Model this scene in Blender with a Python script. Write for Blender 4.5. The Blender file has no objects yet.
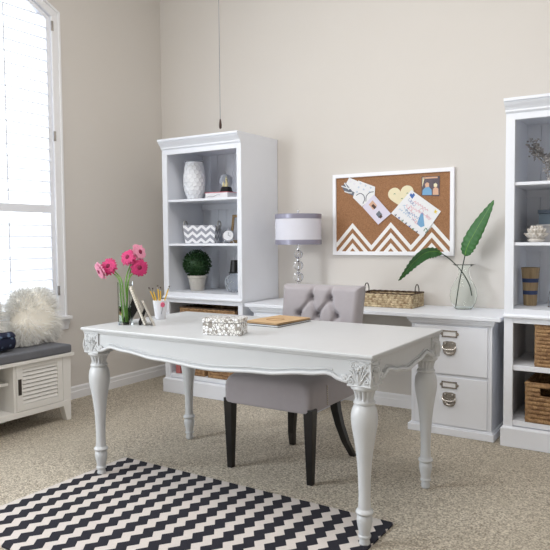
import bpy, bmesh, math, random
from mathutils import Vector, Matrix
PI = math.pi
random.seed(7)
SC = bpy.context.scene
COL = SC.collection

# ------------------------------------------------------------------ camera
cd = bpy.data.cameras.new('camera'); cam = bpy.data.objects.new('camera', cd); COL.objects.link(cam)
yaw, pit, rol = math.radians(32.2612), math.radians(-2.9343), math.radians(-0.4488)
F = Vector((-math.sin(yaw)*math.cos(pit), math.cos(yaw)*math.cos(pit), math.sin(pit)))
R0 = Vector((math.cos(yaw), math.sin(yaw), 0)); U0 = R0.cross(F)
R_ = R0*math.cos(rol)+U0*math.sin(rol); U_ = -R0*math.sin(rol)+U0*math.cos(rol)
m = Matrix((R_, U_, -F)).transposed().to_4x4(); m.translation = (3.9419, -4.2747, 1.206)
cam.matrix_world = m
cd.sensor_width = 36; cd.lens = 643.3/550*36
cd.shift_x = -7.4/550; cd.shift_y = -3.4/550
cd.clip_start = .05
SC.camera = cam
# ------------------------------------------------------------------ world and lights
w = bpy.data.worlds.new('world'); SC.world = w; w.use_nodes = True
bg = w.node_tree.nodes['Background']; bg.inputs[0].default_value = (.84, .92, 1, 1); bg.inputs[1].default_value = 3.0
def area(name, loc, target, sx, sy, power, color):
    l = bpy.data.lights.new(name, 'AREA'); l.shape = 'RECTANGLE'; l.size = sx; l.size_y = sy; l.energy = power; l.color = color
    o = bpy.data.objects.new(name, l); COL.objects.link(o); o.location = loc
    o.rotation_euler = (Vector(target)-Vector(loc)).to_track_quat('-Z', 'Y').to_euler(); return o
area('daylight_side_window', (-.12, -4.35, 1.85), (2.2, -2.6, 1.5), 1.7, 2.1, 135, (.88, .94, 1))
area('ceiling_light', (2.5, -2.7, 3.78), (2.5, -2.6, 0), 2.2, 1.6, 76, (1, .97, .94))
SC.view_settings.view_transform = 'Standard'; SC.view_settings.look = 'None'
SC.view_settings.exposure = -0.19; SC.view_settings.gamma = 1.0
try: SC.view_settings.use_curve_mapping = False
except Exception: pass

# ------------------------------------------------------------------ helpers
def lin(c):
    r = []
    for v in c:
        v /= 255.0
        r.append(v/12.92 if v <= .04045 else ((v+.055)/1.055)**2.4)
    return (r[0], r[1], r[2], 1)
class NT:
    def __init__(s, name):
        s.m = bpy.data.materials.new(name); s.m.use_nodes = True; s.t = s.m.node_tree; s.b = s.t.nodes['Principled BSDF']
    def n(s, typ, **k):
        o = s.t.nodes.new(typ)
        for a, v in k.items(): setattr(o, a, v)
        return o
    def l(s, a, b): s.t.links.new(a, b)
    def coord(s): return s.n('ShaderNodeTexCoord').outputs['Object']
    def math(s, op, a, b=None, c=None):
        o = s.n('ShaderNodeMath', operation=op)
        for i, v in enumerate((a, b, c)):
            if v is None: continue
            if isinstance(v, (int, float)): o.inputs[i].default_value = v
            else: s.l(v, o.inputs[i])
        return o.outputs[0]
    def xyz(s):
        o = s.n('ShaderNodeSeparateXYZ'); s.l(s.coord(), o.inputs[0]); return o.outputs
    def mix(s, f, a, b):
        o = s.n('ShaderNodeMix', data_type='RGBA')
        if isinstance(f, (int, float)): o.inputs[0].default_value = f
        else: s.l(f, o.inputs[0])
        for i, v in ((6, a), (7, b)):
            if isinstance(v, tuple): o.inputs[i].default_value = v
            else: s.l(v, o.inputs[i])
        return o.outputs[2]
    def noise(s, scale, detail=3, stretch=None):
        o = s.n('ShaderNodeTexNoise'); o.inputs['Scale'].default_value = scale; o.inputs['Detail'].default_value = detail
        if stretch:
            mp = s.n('ShaderNodeMapping'); mp.inputs['Scale'].default_value = stretch; s.l(s.coord(), mp.inputs[0]); s.l(mp.outputs[0], o.inputs[0])
        else: s.l(s.coord(), o.inputs[0])
        return o.outputs[0]
    def ramp(s, f, lo, hi):
        return s.math('DIVIDE', s.math('SUBTRACT', f, lo), hi-lo)
    def bump(s, h, strength=.3, dist=.01):
        o = s.n('ShaderNodeBump'); o.inputs['Strength'].default_value = strength; o.inputs['Distance'].default_value = dist
        s.l(h, o.inputs['Height']); s.l(o.outputs[0], s.b.inputs['Normal'])
    def col(s, c):
        if isinstance(c, tuple): s.b.inputs['Base Color'].default_value = c
        else: s.l(c, s.b.inputs['Base Color'])
    def set(s, **k):
        for a, v in k.items(): s.b.inputs[a.replace('_', ' ')].default_value = v
        return s
def mat(name, c, rough=.5, metal=0, var=.06, scale=12, bump=0, bscale=60, stretch=None, **k):
    t = NT(name); A = lin(c); B = tuple([max(0, v*(1-var*2)) for v in A[:3]]+[1])
    t.col(t.mix(t.noise(scale, 3, stretch), A, B)); t.set(Roughness=rough, Metallic=metal)
    if bump: t.bump(t.noise(bscale, 4, stretch), bump, .004)
    for a, v in k.items(): t.b.inputs[a.replace('_', ' ')].default_value = v
    return t.m
def glass(name, c=(255, 255, 255), rough=.02, ior=1.45):
    t = NT(name); t.col(lin(c)); t.set(Roughness=rough, IOR=ior); t.b.inputs['Transmission Weight'].default_value = 1; return t.m

def chain(o):
    M = Matrix.Identity(4)
    while o is not None: M = o.matrix_basis @ M; o = o.parent
    return M
class MB:
    def __init__(s): s.v = []; s.f = []
    def add(s, vs, fs):
        k = len(s.v); s.v += [tuple(v) for v in vs]; s.f += [tuple(i+k for i in f) for f in fs]; return s
    def box(s, x0, x1, y0, y1, z0, z1, M=None):
        vs = [Vector((x, y, z)) for z in (z0, z1) for y in (y0, y1) for x in (x0, x1)]
        if M is not None: vs = [M @ v for v in vs]
        return s.add(vs, [(0, 2, 3, 1), (4, 5, 7, 6), (0, 1, 5, 4), (2, 6, 7, 3), (0, 4, 6, 2), (1, 3, 7, 5)])
    def lathe(s, prof, cx=0, cy=0, cz=0, n=32, mod=None, M=None, caps=True):
        vs = []; fs = []
        for j, (r, z) in enumerate(prof):
            for i in range(n):
                a = 2*PI*i/n; rr = max(r, 1e-5)*(mod(a, z) if mod else 1)
                p = Vector((rr*math.cos(a), rr*math.sin(a), z))
                if M is not None: p = M @ p
                vs.append((cx+p.x, cy+p.y, cz+p.z))
        for j in range(len(prof)-1):
            for i in range(n):
                i2 = (i+1) % n; fs.append((j*n+i, j*n+i2, (j+1)*n+i2, (j+1)*n+i))
        if caps:
            fs.append(tuple(range(n-1, -1, -1))); fs.append(tuple((len(prof)-1)*n+i for i in range(n)))
        return s.add(vs, fs)
    def sphere(s, c, r, nu=16, nv=10, sc=(1, 1, 1)):
        prof = [(r*math.sin(PI*j/nv), -r*math.cos(PI*j/nv)) for j in range(nv+1)]
        return s.lathe(prof, *c, n=nu, M=Matrix.Diagonal(Vector(sc)))
    def tube(s, pts, r, n=8, closed=False, sm=0):
        pts = [Vector(p) for p in pts]
        if sm: pts = spline(pts, sm, closed)
        N = len(pts); rs = r if isinstance(r, (list, tuple)) else [r]*N
        if len(rs) != N: rs = [rs[0]+(rs[-1]-rs[0])*i/(N-1) for i in range(N)]
        vs = []; fs = []; up = None
        for i, p in enumerate(pts):
            if closed: t = (pts[(i+1) % N]-pts[i-1])
            else: t = (pts[min(i+1, N-1)]-pts[max(i-1, 0)])
            t = t.normalized() if t.length > 1e-9 else Vector((0, 0, 1))
            if up is None:
                up = Vector((0, 0, 1)) if abs(t.z) < .9 else Vector((1, 0, 0))
            a = (up-t*up.dot(t)).normalized(); b = t.cross(a); up = a
            for k in range(n):
                an = 2*PI*k/n; vs.append(p+(a*math.cos(an)+b*math.sin(an))*rs[i])
        for i in range(N if closed else N-1):
            j = (i+1) % N
            for k in range(n):
                k2 = (k+1) % n; fs.append((i*n+k, i*n+k2, j*n+k2, j*n+k))
        if not closed:
            fs.append(tuple(range(n-1, -1, -1))); fs.append(tuple((N-1)*n+k for k in range(n)))
        return s.add(vs, fs)
    def prism(s, poly, axis, a0, a1, M=None):
        # poly in the two remaining axes, order xyz
        n = len(poly); vs = []
        for a in (a0, a1):
            for (p, q) in poly:
                v = {'x': (a, p, q), 'y': (p, a, q), 'z': (p, q, a)}[axis]; v = Vector(v)
                vs.append(M @ v if M is not None else v)
        fs = [tuple(range(n)), tuple(range(2*n-1, n-1, -1))]
        for i in range(n):
            j = (i+1) % n; fs.append((i, i+n, j+n, j))
        return s.add(vs, fs)
    def grid(s, fn, nu, nv, cu=False, cv=False):
        vs = [fn(i/(nu if cu else nu-1), j/(nv if cv else nv-1)) for j in range(nv) for i in range(nu)]; fs = []
        for j in range(nv if cv else nv-1):
            for i in range(nu if cu else nu-1):
                i2 = (i+1) % nu; j2 = (j+1) % nv; fs.append((j*nu+i, j*nu+i2, j2*nu+i2, j2*nu+i))
        return s.add(vs, fs)
    def build(s, name, m, parent=None, smooth=False, bevel=0, solid=0, label=None, kind=None, local=False, sub=0, origin=None, segs=2):
        me = bpy.data.meshes.new(name)
        if not s.v: raise ValueError(name)
        if parent is not None:
            if not local: Mi = chain(parent).inverted(); vs = [tuple(Mi @ Vector(v)) for v in s.v]
            else: vs = s.v
            loc = None
        else:
            xs = [v[0] for v in s.v]; ys = [v[1] for v in s.v]; zs = [v[2] for v in s.v]
            loc = origin or ((min(xs)+max(xs))/2, (min(ys)+max(ys))/2, min(zs))
            vs = [(v[0]-loc[0], v[1]-loc[1], v[2]-loc[2]) for v in s.v]
        me.from_pydata(vs, [], s.f)
        bm = bmesh.new(); bm.from_mesh(me); bmesh.ops.recalc_face_normals(bm, faces=bm.faces); bm.to_mesh(me); bm.free()
        me.materials.append(m)
        if smooth:
            for p in me.polygons: p.use_smooth = True
            if smooth != 'all':
                me.set_sharp_from_angle(angle=math.radians(smooth if smooth is not True else 40))
        o = bpy.data.objects.new(name, me); COL.objects.link(o)
        if loc: o.location = loc
        if parent is not None: o.parent = parent
        if bevel:
            b = o.modifiers.new('bevel', 'BEVEL'); b.width = bevel; b.segments = segs; b.limit_method = 'ANGLE'; b.angle_limit = math.radians(35)
        if solid:
            b = o.modifiers.new('thick', 'SOLIDIFY'); b.thickness = solid; b.offset = 0
        if sub:
            b = o.modifiers.new('sub', 'SUBSURF'); b.levels = sub; b.render_levels = sub
        if label: o['label'] = label
        if kind: o['kind'] = kind
        return o
def spline(pts, k, closed=False):
    out = []; N = len(pts); rng = range(N if closed else N-1)
    for i in rng:
        g = (lambda j: pts[j % N]) if closed else (lambda j: pts[max(0, min(N-1, j))])
        p0, p1, p2, p3 = g(i-1), g(i), g(i+1), g(i+2)
        for t in range(k):
            t /= k
            out.append(.5*((2*p1)+(p2-p0)*t+(2*p0-5*p1+4*p2-p3)*t*t+(-p0+3*p1-3*p2+p3)*t**3))
    if not closed: out.append(pts[-1])
    return out
def thing(name, label, cat, loc=(0, 0, 0), rz=0, group=None):
    o = bpy.data.objects.new(name, None); COL.objects.link(o); o.empty_display_size = .1
    o.location = loc; o.rotation_euler = (0, 0, rz); o['label'] = label; o['category'] = cat
    if group: o['group'] = group
    return o
def tag(o, label, cat, group=None, kind=None):
    o['label'] = label; o['category'] = cat
    if group: o['group'] = group
    if kind: o['kind'] = kind
    return o
def struct(o): o['kind'] = 'structure'; return o
def dup(root, loc=None, rz=None, label=None, group=None):
    r = root.copy(); COL.objects.link(r)
    if loc is not None: r.location = loc
    if rz is not None: r.rotation_euler = (0, 0, rz)
    if label: r['label'] = label
    if group: r['group'] = group
    for ch in list(root.children):
        c = ch.copy(); COL.objects.link(c); c.parent = r
        for g in list(ch.children):
            d = g.copy(); COL.objects.link(d); d.parent = c
    return r

# ------------------------------------------------------------------ materials
WALL = mat('wall_paint', (218, 213, 207), .85, var=.012, scale=3, bump=.08, bscale=160)
CEIL = mat('ceiling_paint', (235, 232, 228), .9, var=.01)
TRIM = mat('trim_paint', (240, 240, 242), .45, var=.01)
CAB = mat('cabinet_paint', (237, 240, 247), .42, var=.012)
DESK = mat('desk_paint', (203, 205, 207), .38, var=.03, scale=8, stretch=(1, 8, 1))
BENCH = mat('bench_paint', (236, 234, 230), .45, var=.015)
t = NT('carpet'); n1 = t.noise(135, 3); n2 = t.noise(260, 2); n3 = t.noise(2.2, 3)
c = t.mix(t.ramp(n1, .36, .64), lin((160, 146, 125)), lin((252, 242, 224)))
c = t.mix(t.ramp(n3, .4, 1.3), c, lin((210, 200, 180))); t.col(c); t.set(Roughness=1.0)
t.bump(t.math('ADD', n1, n2), 1.0, .012); CARPET = t.m
# rug chevrons: bands along y, period .10 in x, zigzag period .073 in y
t = NT('rug_weave'); X, Y, Z = t.xyz()
ph = t.math('FRACT', t.math('DIVIDE', t.math('ADD', Y, 10.0), .0733))
tri = t.math('ABSOLUTE', t.math('SUBTRACT', ph, .5))
u = t.math('ADD', t.math('ADD', X, 10.0), t.math('MULTIPLY', tri, .056))
st = t.math('GREATER_THAN', t.math('FRACT', t.math('DIVIDE', u, .1003)), .46)
n1 = t.noise(300, 2)
t.col(t.mix(st, t.mix(n1, lin((188, 180, 176)), lin((218, 210, 203))), t.mix(n1, lin((12, 12, 22)), lin((30, 30, 44))))); t.set(Roughness=.95)
wv = t.math('ADD', t.math('SINE', t.math('MULTIPLY', X, 900)), t.math('SINE', t.math('MULTIPLY', Y, 900))); t.bump(wv, .25, .002); RUG = t.m
BLACKLEG = mat('black_lacquer', (18, 16, 16), .3, var=.1)
UPH = mat('grey_velvet', (172, 166, 170), .9, var=.05, scale=25, bump=.25, bscale=400, Sheen_Weight=.25)
NAIL = mat('nickel', (205, 200, 195), .25, 1)
HARD = mat('antique_nickel', (205, 200, 194), .25, .85, var=.25, scale=80)
BRONZE = mat('dark_bronze', (74, 68, 64), .45, .5)
CHROME = mat('chrome', (225, 225, 228), .12, 1)
GLASS = glass('clear_glass'); GREENGLASS = glass('green_tinted_glass', (252, 255, 253), ior=1.12)
THIN = glass('thin_clear_glass', (250, 252, 252), ior=1.1)
CRYS = glass('crystal', (250, 250, 252), ior=1.5)
WATER = glass('water', (240, 250, 240), ior=1.12); VGLASS = glass('vase_glass', (248, 252, 250), ior=1.14)
GLOBE = glass('globe_glass', (250, 252, 255), ior=1.18)
CARD = mat('white_card', (238, 238, 240), .7, var=.02)
KRAFT = mat('kraft_card', (206, 172, 130), .75, var=.1, scale=40)
BLACK = mat('black_plastic', (14, 14, 16), .4)
DARKWOOD = mat('dark_wood', (70, 50, 38), .5, var=.2)
STEM = mat('stem_green', (118, 172, 66), .5, var=.2, scale=30)
LEAFDK = mat('banana_leaf', (62, 122, 58), .42, var=.25, scale=30)
LEAFSTEM = mat('dark_stem', (34, 52, 34), .5, var=.2)
BUSH = mat('boxwood_leaf', (38, 84, 34), .55, var=.4, scale=60)
POT = mat('stone_pot', (205, 200, 192), .85, var=.12, scale=50, bump=.3, bscale=120)
PINK = mat('gerbera_pink', (214, 48, 118), .6, var=.25, scale=60, Subsurface_Weight=0)
PALEPINK = mat('gerbera_pale_pink', (246, 160, 190), .6, var=.2, scale=60)
FCENTER = mat('gerbera_centre', (150, 25, 75), .8, var=.4, scale=200)
CUSH = mat('grey_cushion', (112, 114, 120), .9, var=.08, scale=60, bump=.3, bscale=300)
FUR = mat('cream_fur', (255, 254, 250), .85, var=.05, scale=30)
FURBASE = mat('cream_hide', (255, 250, 238), .95, var=.05)
def wick(name, a, b, c, sc=1):
    t = NT(name); n2 = t.noise(140*sc, 2); X, Y, Z = t.xyz(); rw = t.math('FLOOR', t.math('DIVIDE', Z, (.0205/sc))); st = t.math('FLOOR', t.math('ADD', t.math('DIVIDE', t.math('ADD', X, Y), .022/sc), t.math('MULTIPLY', rw, .5)))
    cv = t.n('ShaderNodeCombineXYZ'); t.l(rw, cv.inputs[0]); t.l(st, cv.inputs[1]); wn = t.n('ShaderNodeTexWhiteNoise', noise_dimensions='2D'); t.l(cv.outputs[0], wn.inputs[0])
    k = t.mix(wn.outputs[0], lin(a), lin(b)); t.col(t.mix(t.ramp(n2, .45, .8), k, lin(c))); t.set(Roughness=.75); t.bump(n2, .5, .004); return t.m
WICKER = wick('water_hyacinth', (182, 146, 104), (138, 104, 72), (96, 70, 46))
WICKDK = wick('dark_wicker_rim', (92, 70, 50), (66, 48, 36), (50, 36, 28))
SEAGRASS = wick('seagrass', (222, 204, 168), (150, 126, 94), (100, 82, 60), 1.35)
BAND = mat('silver_satin_band', (152, 150, 168), .35, .2, var=.05)
SHADE = mat('white_linen_shade', (228, 228, 238), .9, var=.02, bump=.2, bscale=300, Transmission_Weight=.0)
PENCIL = mat('pencil_yellow', (232, 188, 52), .4, var=.05)
ERASER = mat('eraser', (200, 120, 110), .8)
CERAM = mat('white_ceramic', (236, 236, 240), .25, var=.02)

# ------------------------------------------------------------------ room shell
XR, YF, ZC = 5.6, -6.6, 3.85
b = MB().box(-.15, XR+.15, YF-.15, .15, -.1, 0); struct(b.build('floor', CARPET))
b = MB().box(-.15, XR+.15, YF-.15, .15, ZC, ZC+.1); struct(b.build('ceiling', CEIL))
b = MB().box(-.15, XR+.15, 0, .15, 0, ZC); struct(b.build('wall_back', WALL))
b = MB().box(XR, XR+.15, YF, 0, 0, ZC); struct(b.build('wall_right', WALL))
# left wall with an arched window opening (window_1) and a plain one (window_2)
W0, W1, WZ0, WZ1 = -2.28, -1.145, .66, 2.83
def arch(y0, y1, z, rise, n=14): return [(y0+(y1-y0)*i/n, z+rise*(1-(2*i/n-1)**2)) for i in range(n+1)]
A = arch(W0, W1, WZ1, .17)
b = MB()
b.prism([(0, 0), (0, ZC), (W1, ZC), (W1, 0)], 'x', -.15, 0)
b.prism([(W1, 0), (W1, WZ0), (W0, WZ0), (W0, 0)], 'x', -.15, 0)
for i in range(len(A)-1):
    b.prism([A[i], A[i+1], (A[i+1][0], ZC), (A[i][0], ZC)], 'x', -.15, 0)
b.prism([(W0, 0), (W0, ZC), (-3.45, ZC), (-3.45, 0)], 'x', -.15, 0)
b.prism([(-3.45, 0), (-3.45, .6), (-5.25, .6), (-5.25, 0)], 'x', -.15, 0)
b.prism([(-3.45, 2.9), (-3.45, ZC), (-5.25, ZC), (-5.25, 2.9)], 'x', -.15, 0)
b.prism([(-5.25, 0), (-5.25, ZC), (YF, ZC), (YF, 0)], 'x', -.15, 0)
struct(b.build('wall_left', WALL))
b = MB(); b.box(-.15, XR+.15, YF-.15, YF, 0, ZC); struct(b.build('wall_front', WALL))
for nm, (y0, y1) in (('baseboard_left', (-6.6, 0)),):
    b = MB(); b.prism([(0, 0), (.016, 0), (.016, .055), (.012, .06), (.012, .085), (.005, .095), (0, .095)], 'y', y0, y1); struct(b.build(nm, TRIM))
b = MB(); b.prism([(0, 0), (-.016, 0), (-.016, .055), (-.012, .06), (-.012, .085), (-.005, .095), (0, .095)], 'x', .016, XR); struct(b.build('baseboard_back', TRIM))
# window_2 frame
b = MB()
for (a, c_) in ((-3.45, -3.40), (-5.25, -5.20), (-4.37, -4.33)): b.box(-.1, .02, a if a > c_ else a, c_ if a < c_ else c_, .6, 2.9)
b.box(-.1, .02, -5.25, -3.45, .6, .65); b.box(-.1, .02, -5.25, -3.45, 2.85, 2.9); struct(b.build('window_2', TRIM, bevel=.003))

# window_1: casing, sill, plantation shutters
win = bpy.data.objects.new('window_1', None); COL.objects.link(win); win.location = (0, (W0+W1)/2, WZ0); struct(win)
def frame_arch(b, y0, y1, z0, zt, rise, wd, x0, x1, wsill=None):
    # side posts
    b.prism([(y1-wd, z0), (y1, z0), (y1, zt), (y1-wd, zt-wd*.55)], 'x', x0, x1); b.prism([(y0+wd, z0), (y0, z0), (y0, zt), (y0+wd, zt-wd*.55)], 'x', x0, x1)
    O = arch(y0, y1, zt, rise); I = arch(y0+wd, y1-wd, zt-wd*.55, rise)
    for i in range(len(O)-1):
        b.prism([O[i], O[i+1], I[i+1], I[i]], 'x', x0, x1)
    if wsill: b.box(x0, x1, y0+wd, y1-wd, z0, z0+wsill)
b = MB(); frame_arch(b, W0-.055, W1+.055, WZ0-.02, WZ1+.03, .17, .065, 0, .018); frame_arch(b, W0-.058, W1+.058, WZ0-.02, WZ1+.035, .17, .018, 0.018, .03)
b.build('casing', TRIM, win, bevel=.003)
b = MB(); b.box(-.1, .055, W0-.09, W1+.085, WZ0-.04, WZ0-.015); b.prism([(0, WZ0-.12), (.012, WZ0-.12), (.02, WZ0-.085), (.035, WZ0-.06), (.035, WZ0-.04), (0, WZ0-.04)], 'y', W0-.085, W1+.08)
b.build('window_sill', TRIM, win, bevel=.004)
SH = mat('shutter_paint', (244, 246, 252), .4, var=.01)
b = MB(); frame_arch(b, W0, W1, WZ0-.015, WZ1, .17, .012, -.1, .012)
b.build('window_frame', SH, win)
b = MB(); frame_arch(b, W0+.012, W1-.012, WZ0, WZ1-.012, .17, .034, -.035, .0, .06)
b.box(-.035, 0, W0+.04, W1-.04, 1.406, 1.464)
ym = (W0+W1)/2; b.box(-.035, 0, ym-.03, ym+.03, WZ0+.05, 2.95)
b.build('shutter_frame', SH, win, bevel=.003)
z = WZ0+.11
k = 0
while z < 2.97:
    if abs(z-1.435) > .05:
        for (ya, yb) in ((W0+.046, ym-.03), (ym+.03, W1-.046)):
            top = WZ1-.03+.17*(1-((2*((ya+yb)/2-W0)/(W1-W0)-1)**2)) if z > 2.78 else 99
            yy0, yy1 = ya, yb
            if z > WZ1-.06:
                # shorten to the arch
                q = max(0, 1-(z-(WZ1-.03))/.17); h = math.sqrt(q)*(W1-W0)/2-.05 if z > WZ1-.03 else (W1-W0)/2-.05
                yy0 = max(ya, ym-h); yy1 = min(yb, ym+h)
            if yy1-yy0 > .08:
                M = Matrix.Translation((-.018, 0, z)) @ Matrix.Rotation(math.radians(16), 4, 'Y')
                lv = MB().prism([(-.04, 0), (-.03, .005), (.03, .005), (.04, 0), (.03, -.005), (-.03, -.005)], 'y', yy0, yy1)
                lv.v = [tuple(M @ Vector(v)) for v in lv.v]
                lv.build('louver', SH, win)
    z += .0787
GREYROD = mat('shutter_rod', (225, 228, 235), .5)
for (z0, z1) in ((WZ0+.08, 1.39), (1.48, 2.8)):
    for yy in ((W0+ym)/2-.03, (W1+ym)/2-.125):
        MB().box(.024, .030, yy-.0035, yy+.0035, z0, z1).build('tilt_rod', GREYROD, win)
for z in (2.72, 1.93, .80):
    MB().box(.010, .021, W1-.012, W1+.003, z, z+.07).build('hinge', HARD, win, label='dark metal hinge')

# ------------------------------------------------------------------ rug
def rugfn(u, v):
    return (1.335+u*1.583, -2.777+v*.99, .006)
b = MB(); b.box(1.335, 2.918, -2.777, -1.787, .0005, .0085)
tag(b.build('area_rug', RUG, origin=(0, 0, 0)), 'flat woven black and cream chevron rug on the carpet under the front of the desk', 'rug')

# ------------------------------------------------------------------ desk
dx0, dx1, dy0, dy1, dz = 1.351, 2.955, -2.0875, -1.273, .767
cx, cy = (dx0+dx1)/2, (dy0+dy1)/2
desk = thing('writing_desk', 'large white writing desk with carved corners and turned legs, standing partly on the chevron rug', 'desk', (cx, cy, 0))
b = MB(); b.box(dx0, dx1, dy0, dy1, dz-.014, dz); b.box(dx0+.006, dx1-.006, dy0+.006, dy1-.006, dz-.02, dz-.012); b.box(dx0+.012, dx1-.012, dy0+.012, dy1-.012, dz-.027, dz-.018)
# shallow plank lines are grooves between boards of the top
b.build('desktop', DESK, desk, bevel=.0035)
for xx in (dx0+.13, dx1-.13):
    pass
IN = .062; BW = .098/2
lx = (dx0+IN, dx1-IN); ly = (dy0+IN, dy1-IN)
def legprof():
    return [(.012, .0), (.02, .004), (.023, .014), (.02, .028), (.019, .034), (.026, .038), (.027, .045), (.023, .05), (.024, .06), (.0295, .085), (.033, .108), (.0315, .120), (.026, .127), (.034, .132), (.037, .139), (.034, .146), (.0265, .152),
            (.0245, .2), (.026, .26), (.030, .33), (.037, .39), (.0455, .44), (.052, .475), (.055, .50), (.0552, .52), (.051, .545), (.043, .561), (.039, .566), (.044, .568), (.045, .574), (.042, .579), (.0385, .582),
            (.038, .59), (.039, .605), (.043, .618), (.048, .625), (.053, .628), (.054, .634), (.051, .641), (.04, .643)]
def flute(a, z):
    if .583 < z < .624: return 1-.2*(.5+.5*math.cos(a*13))**2
    return 1
def spiral(b, c, u, v, n, r, turns, rad, sgn=1):
    pts = []
    for i in range(int(14*turns)+1):
        t_ = i/(14*turns); an = 2*PI*turns*t_*sgn; rr = r*(1-.85*t_)
        pts.append(c+u*(rr*math.cos(an))+v*(rr*math.sin(an))+n*(.003*t_))
    b.tube(pts, rad, 6)
def carving(b, c, u, n):
    """relief on a block face: c = face centre, u = horizontal, n = outward normal"""
    v = Vector((0, 0, 1)); P = lambda a, z, d=0: c-n*.0015+u*a+v*z+n*(d*.6)
    for s in (-1, 1):
        spiral(b, P(s*.034, -.030), u*s, v, n, .014, 1.6, .0042, -1)
        b.tube([P(s*.006, -.012, .002), P(s*.02, -.004, .004), P(s*.036, -.012, .004), P(s*.046, -.028, .004)], [.004, .0055, .006, .004], 6, sm=4)
        # acanthus lobes fanning upward
        for k, (a1, z1) in enumerate(((.010, .010), (.022, .012), (.034, .006))):
            b.tube([P(s*.003, -.042, .001), P(s*a1*.55, -.015, .007), P(s*a1, z1, .008), P(s*(a1+.005), z1+.004, .011)], [.0045, .006, .0055, .003], 6, sm=4)
        spiral(b, P(s*.028, .030), u*s, v, n, .010, 1.4, .0034, 1)
        b.tube([P(s*.004, .044, .001), P(s*.016, .046, .003), P(s*.03, .042, .003), P(s*.044, .044, .002)], [.003, .004, .0045, .003], 6, sm=4)
        b.sphere(P(s*.012, .026, .003), .006, 8, 6)
    b.sphere(P(0, .018, .006), .0085, 10, 8)
    for k in range(6):
        an = k*PI/3; b.sphere(P(.0105*math.cos(an), .018+.0105*math.sin(an), .004), .0052, 8, 6)
    b.tube([P(0, -.046, .002), P(0, -.02, .010), P(0, .0, .012)], [.004, .007, .004], 6, sm=4)
    b.tube([P(-.05, -.0475, .001), P(0, -.0475, .003), P(.05, -.0475, .001)], .0045, 6)
    b.tube([P(-.052, .052, 0), P(.052, .052, 0)], .004, 6)
for ix, x in enumerate(lx):
    for iy, y in enumerate(ly):
        lp_ = [(q*(.955 if z < .6 else 1), z) for q, z in legprof()]
        if iy == 0: lp_ = [(.0195, .0092), (.022, .014)]+lp_[3:]
        b = MB(); b.lathe(lp_, x, y, 0, n=64, mod=flute)
        b.box(x-BW, x+BW, y-BW, y+BW, .638, .7405)
        lg = b.build('leg', DESK, desk, smooth=35)
        sx = -1 if ix == 0 else 1; sy = -1 if iy == 0 else 1
        b = MB()
        carving(b, Vector((x, y+sy*BW, .690)), Vector((1, 0, 0)), Vector((0, sy, 0)))
        carving(b, Vector((x+sx*BW, y, .690)), Vector((0, 1, 0)), Vector((sx, 0, 0)))
        # corner volutes that swell past the block
        for q in (-1, 1):
            pass
        cc = Vector((x+sx*BW, y+sy*BW, .664)); d = Vector((sx, sy, 0)).normalized()
        b.tube([cc+Vector((0, 0, -.02))-d*.006, cc+d*.002+Vector((0, 0, .0)), cc+d*.003+Vector((0, 0, .02)), cc-d*.002+Vector((0, 0, .045))], [.006, .010, .008, .004], 8, sm=4)
        b.build('carved_ornament', DESK, lg, smooth=60)
def apron(p0, p1, n, prof):
    """p0,p1 ends (Vector xy) along the face plane; n outward normal; prof(t)->z of lower edge"""
    b = MB(); N = 60; top = .7405
    d = p1-p0; th = .022
    for i in range(N):
        t0, t1 = i/N, (i+1)/N
        q = []
        for t_ in (t0, t1):
            for (off) in (0, -th):
                p = p0+d*t_+n*off
                q.append((p.x, p.y, prof(t_))); q.append((p.x, p.y, top))
        b.add(q, [(0, 1, 5, 4), (2, 6, 7, 3), (0, 4, 6, 2), (1, 3, 7, 5)])
    o = b.build('apron', DESK, desk)
    b = MB(); pts = [p0+d*(i/N)+n*.005+Vector((0, 0, prof(i/N)+.004)) for i in range(N+1)]
    b.tube(pts, .0085, 8)
    v = Vector((0, 0, 1)); u = d.normalized()
    for s, e in ((1, p0), (-1, p1)):
        c = Vector((e.x, e.y, prof(0)))+u*s*.012+n*.004+v*.012
        spiral(b, c, u*s, v, n*2, .016, 1.5, .0058, 1)
        b.sphere(c, .006, 8, 6)
    b.tube([q+Vector((0, 0, .017))-n*.003 for q in pts[3:-3]], .0032, 6)
    b.build('bead_molding', DESK, o, smooth=60)
import bisect
def lerp(tb, t_):
    for (a, za), (c_, zc) in zip(tb, tb[1:]):
        if t_ <= c_:
            q = (t_-a)/(c_-a); q = q*q*(3-2*q); return za+(zc-za)*q
    return tb[-1][1]
pf = [(0, .652), (.02, .655), (.06, .676), (.13, .665), (.28, .645), (.5, .630), (.72, .645), (.87, .665), (.94, .676), (.98, .655), (1, .652)]
ps = [(0, .652), (.03, .658), (.12, .678), (.3, .658), (.5, .643), (.7, .658), (.88, .678), (.97, .658), (1, .652)]
xa, xb, ya, yb = lx[0]+BW, lx[1]-BW, ly[0]+BW, ly[1]-BW
fy, by = ly[0]-BW+.008, ly[1]+BW-.008; rx, lx_ = lx[1]+BW-.008, lx[0]-BW+.008
apron(Vector((xa, fy, 0)), Vector((xb, fy, 0)), Vector((0, -1, 0)), lambda t_: lerp(pf, t_))
apron(Vector((xa, by, 0)), Vector((xb, by, 0)), Vector((0, 1, 0)), lambda t_: lerp(pf, t_))
apron(Vector((rx, ya, 0)), Vector((rx, yb, 0)), Vector((1, 0, 0)), lambda t_: lerp(ps, t_))
apron(Vector((lx_, ya, 0)), Vector((lx_, yb, 0)), Vector((-1, 0, 0)), lambda t_: lerp(ps, t_))

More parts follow.
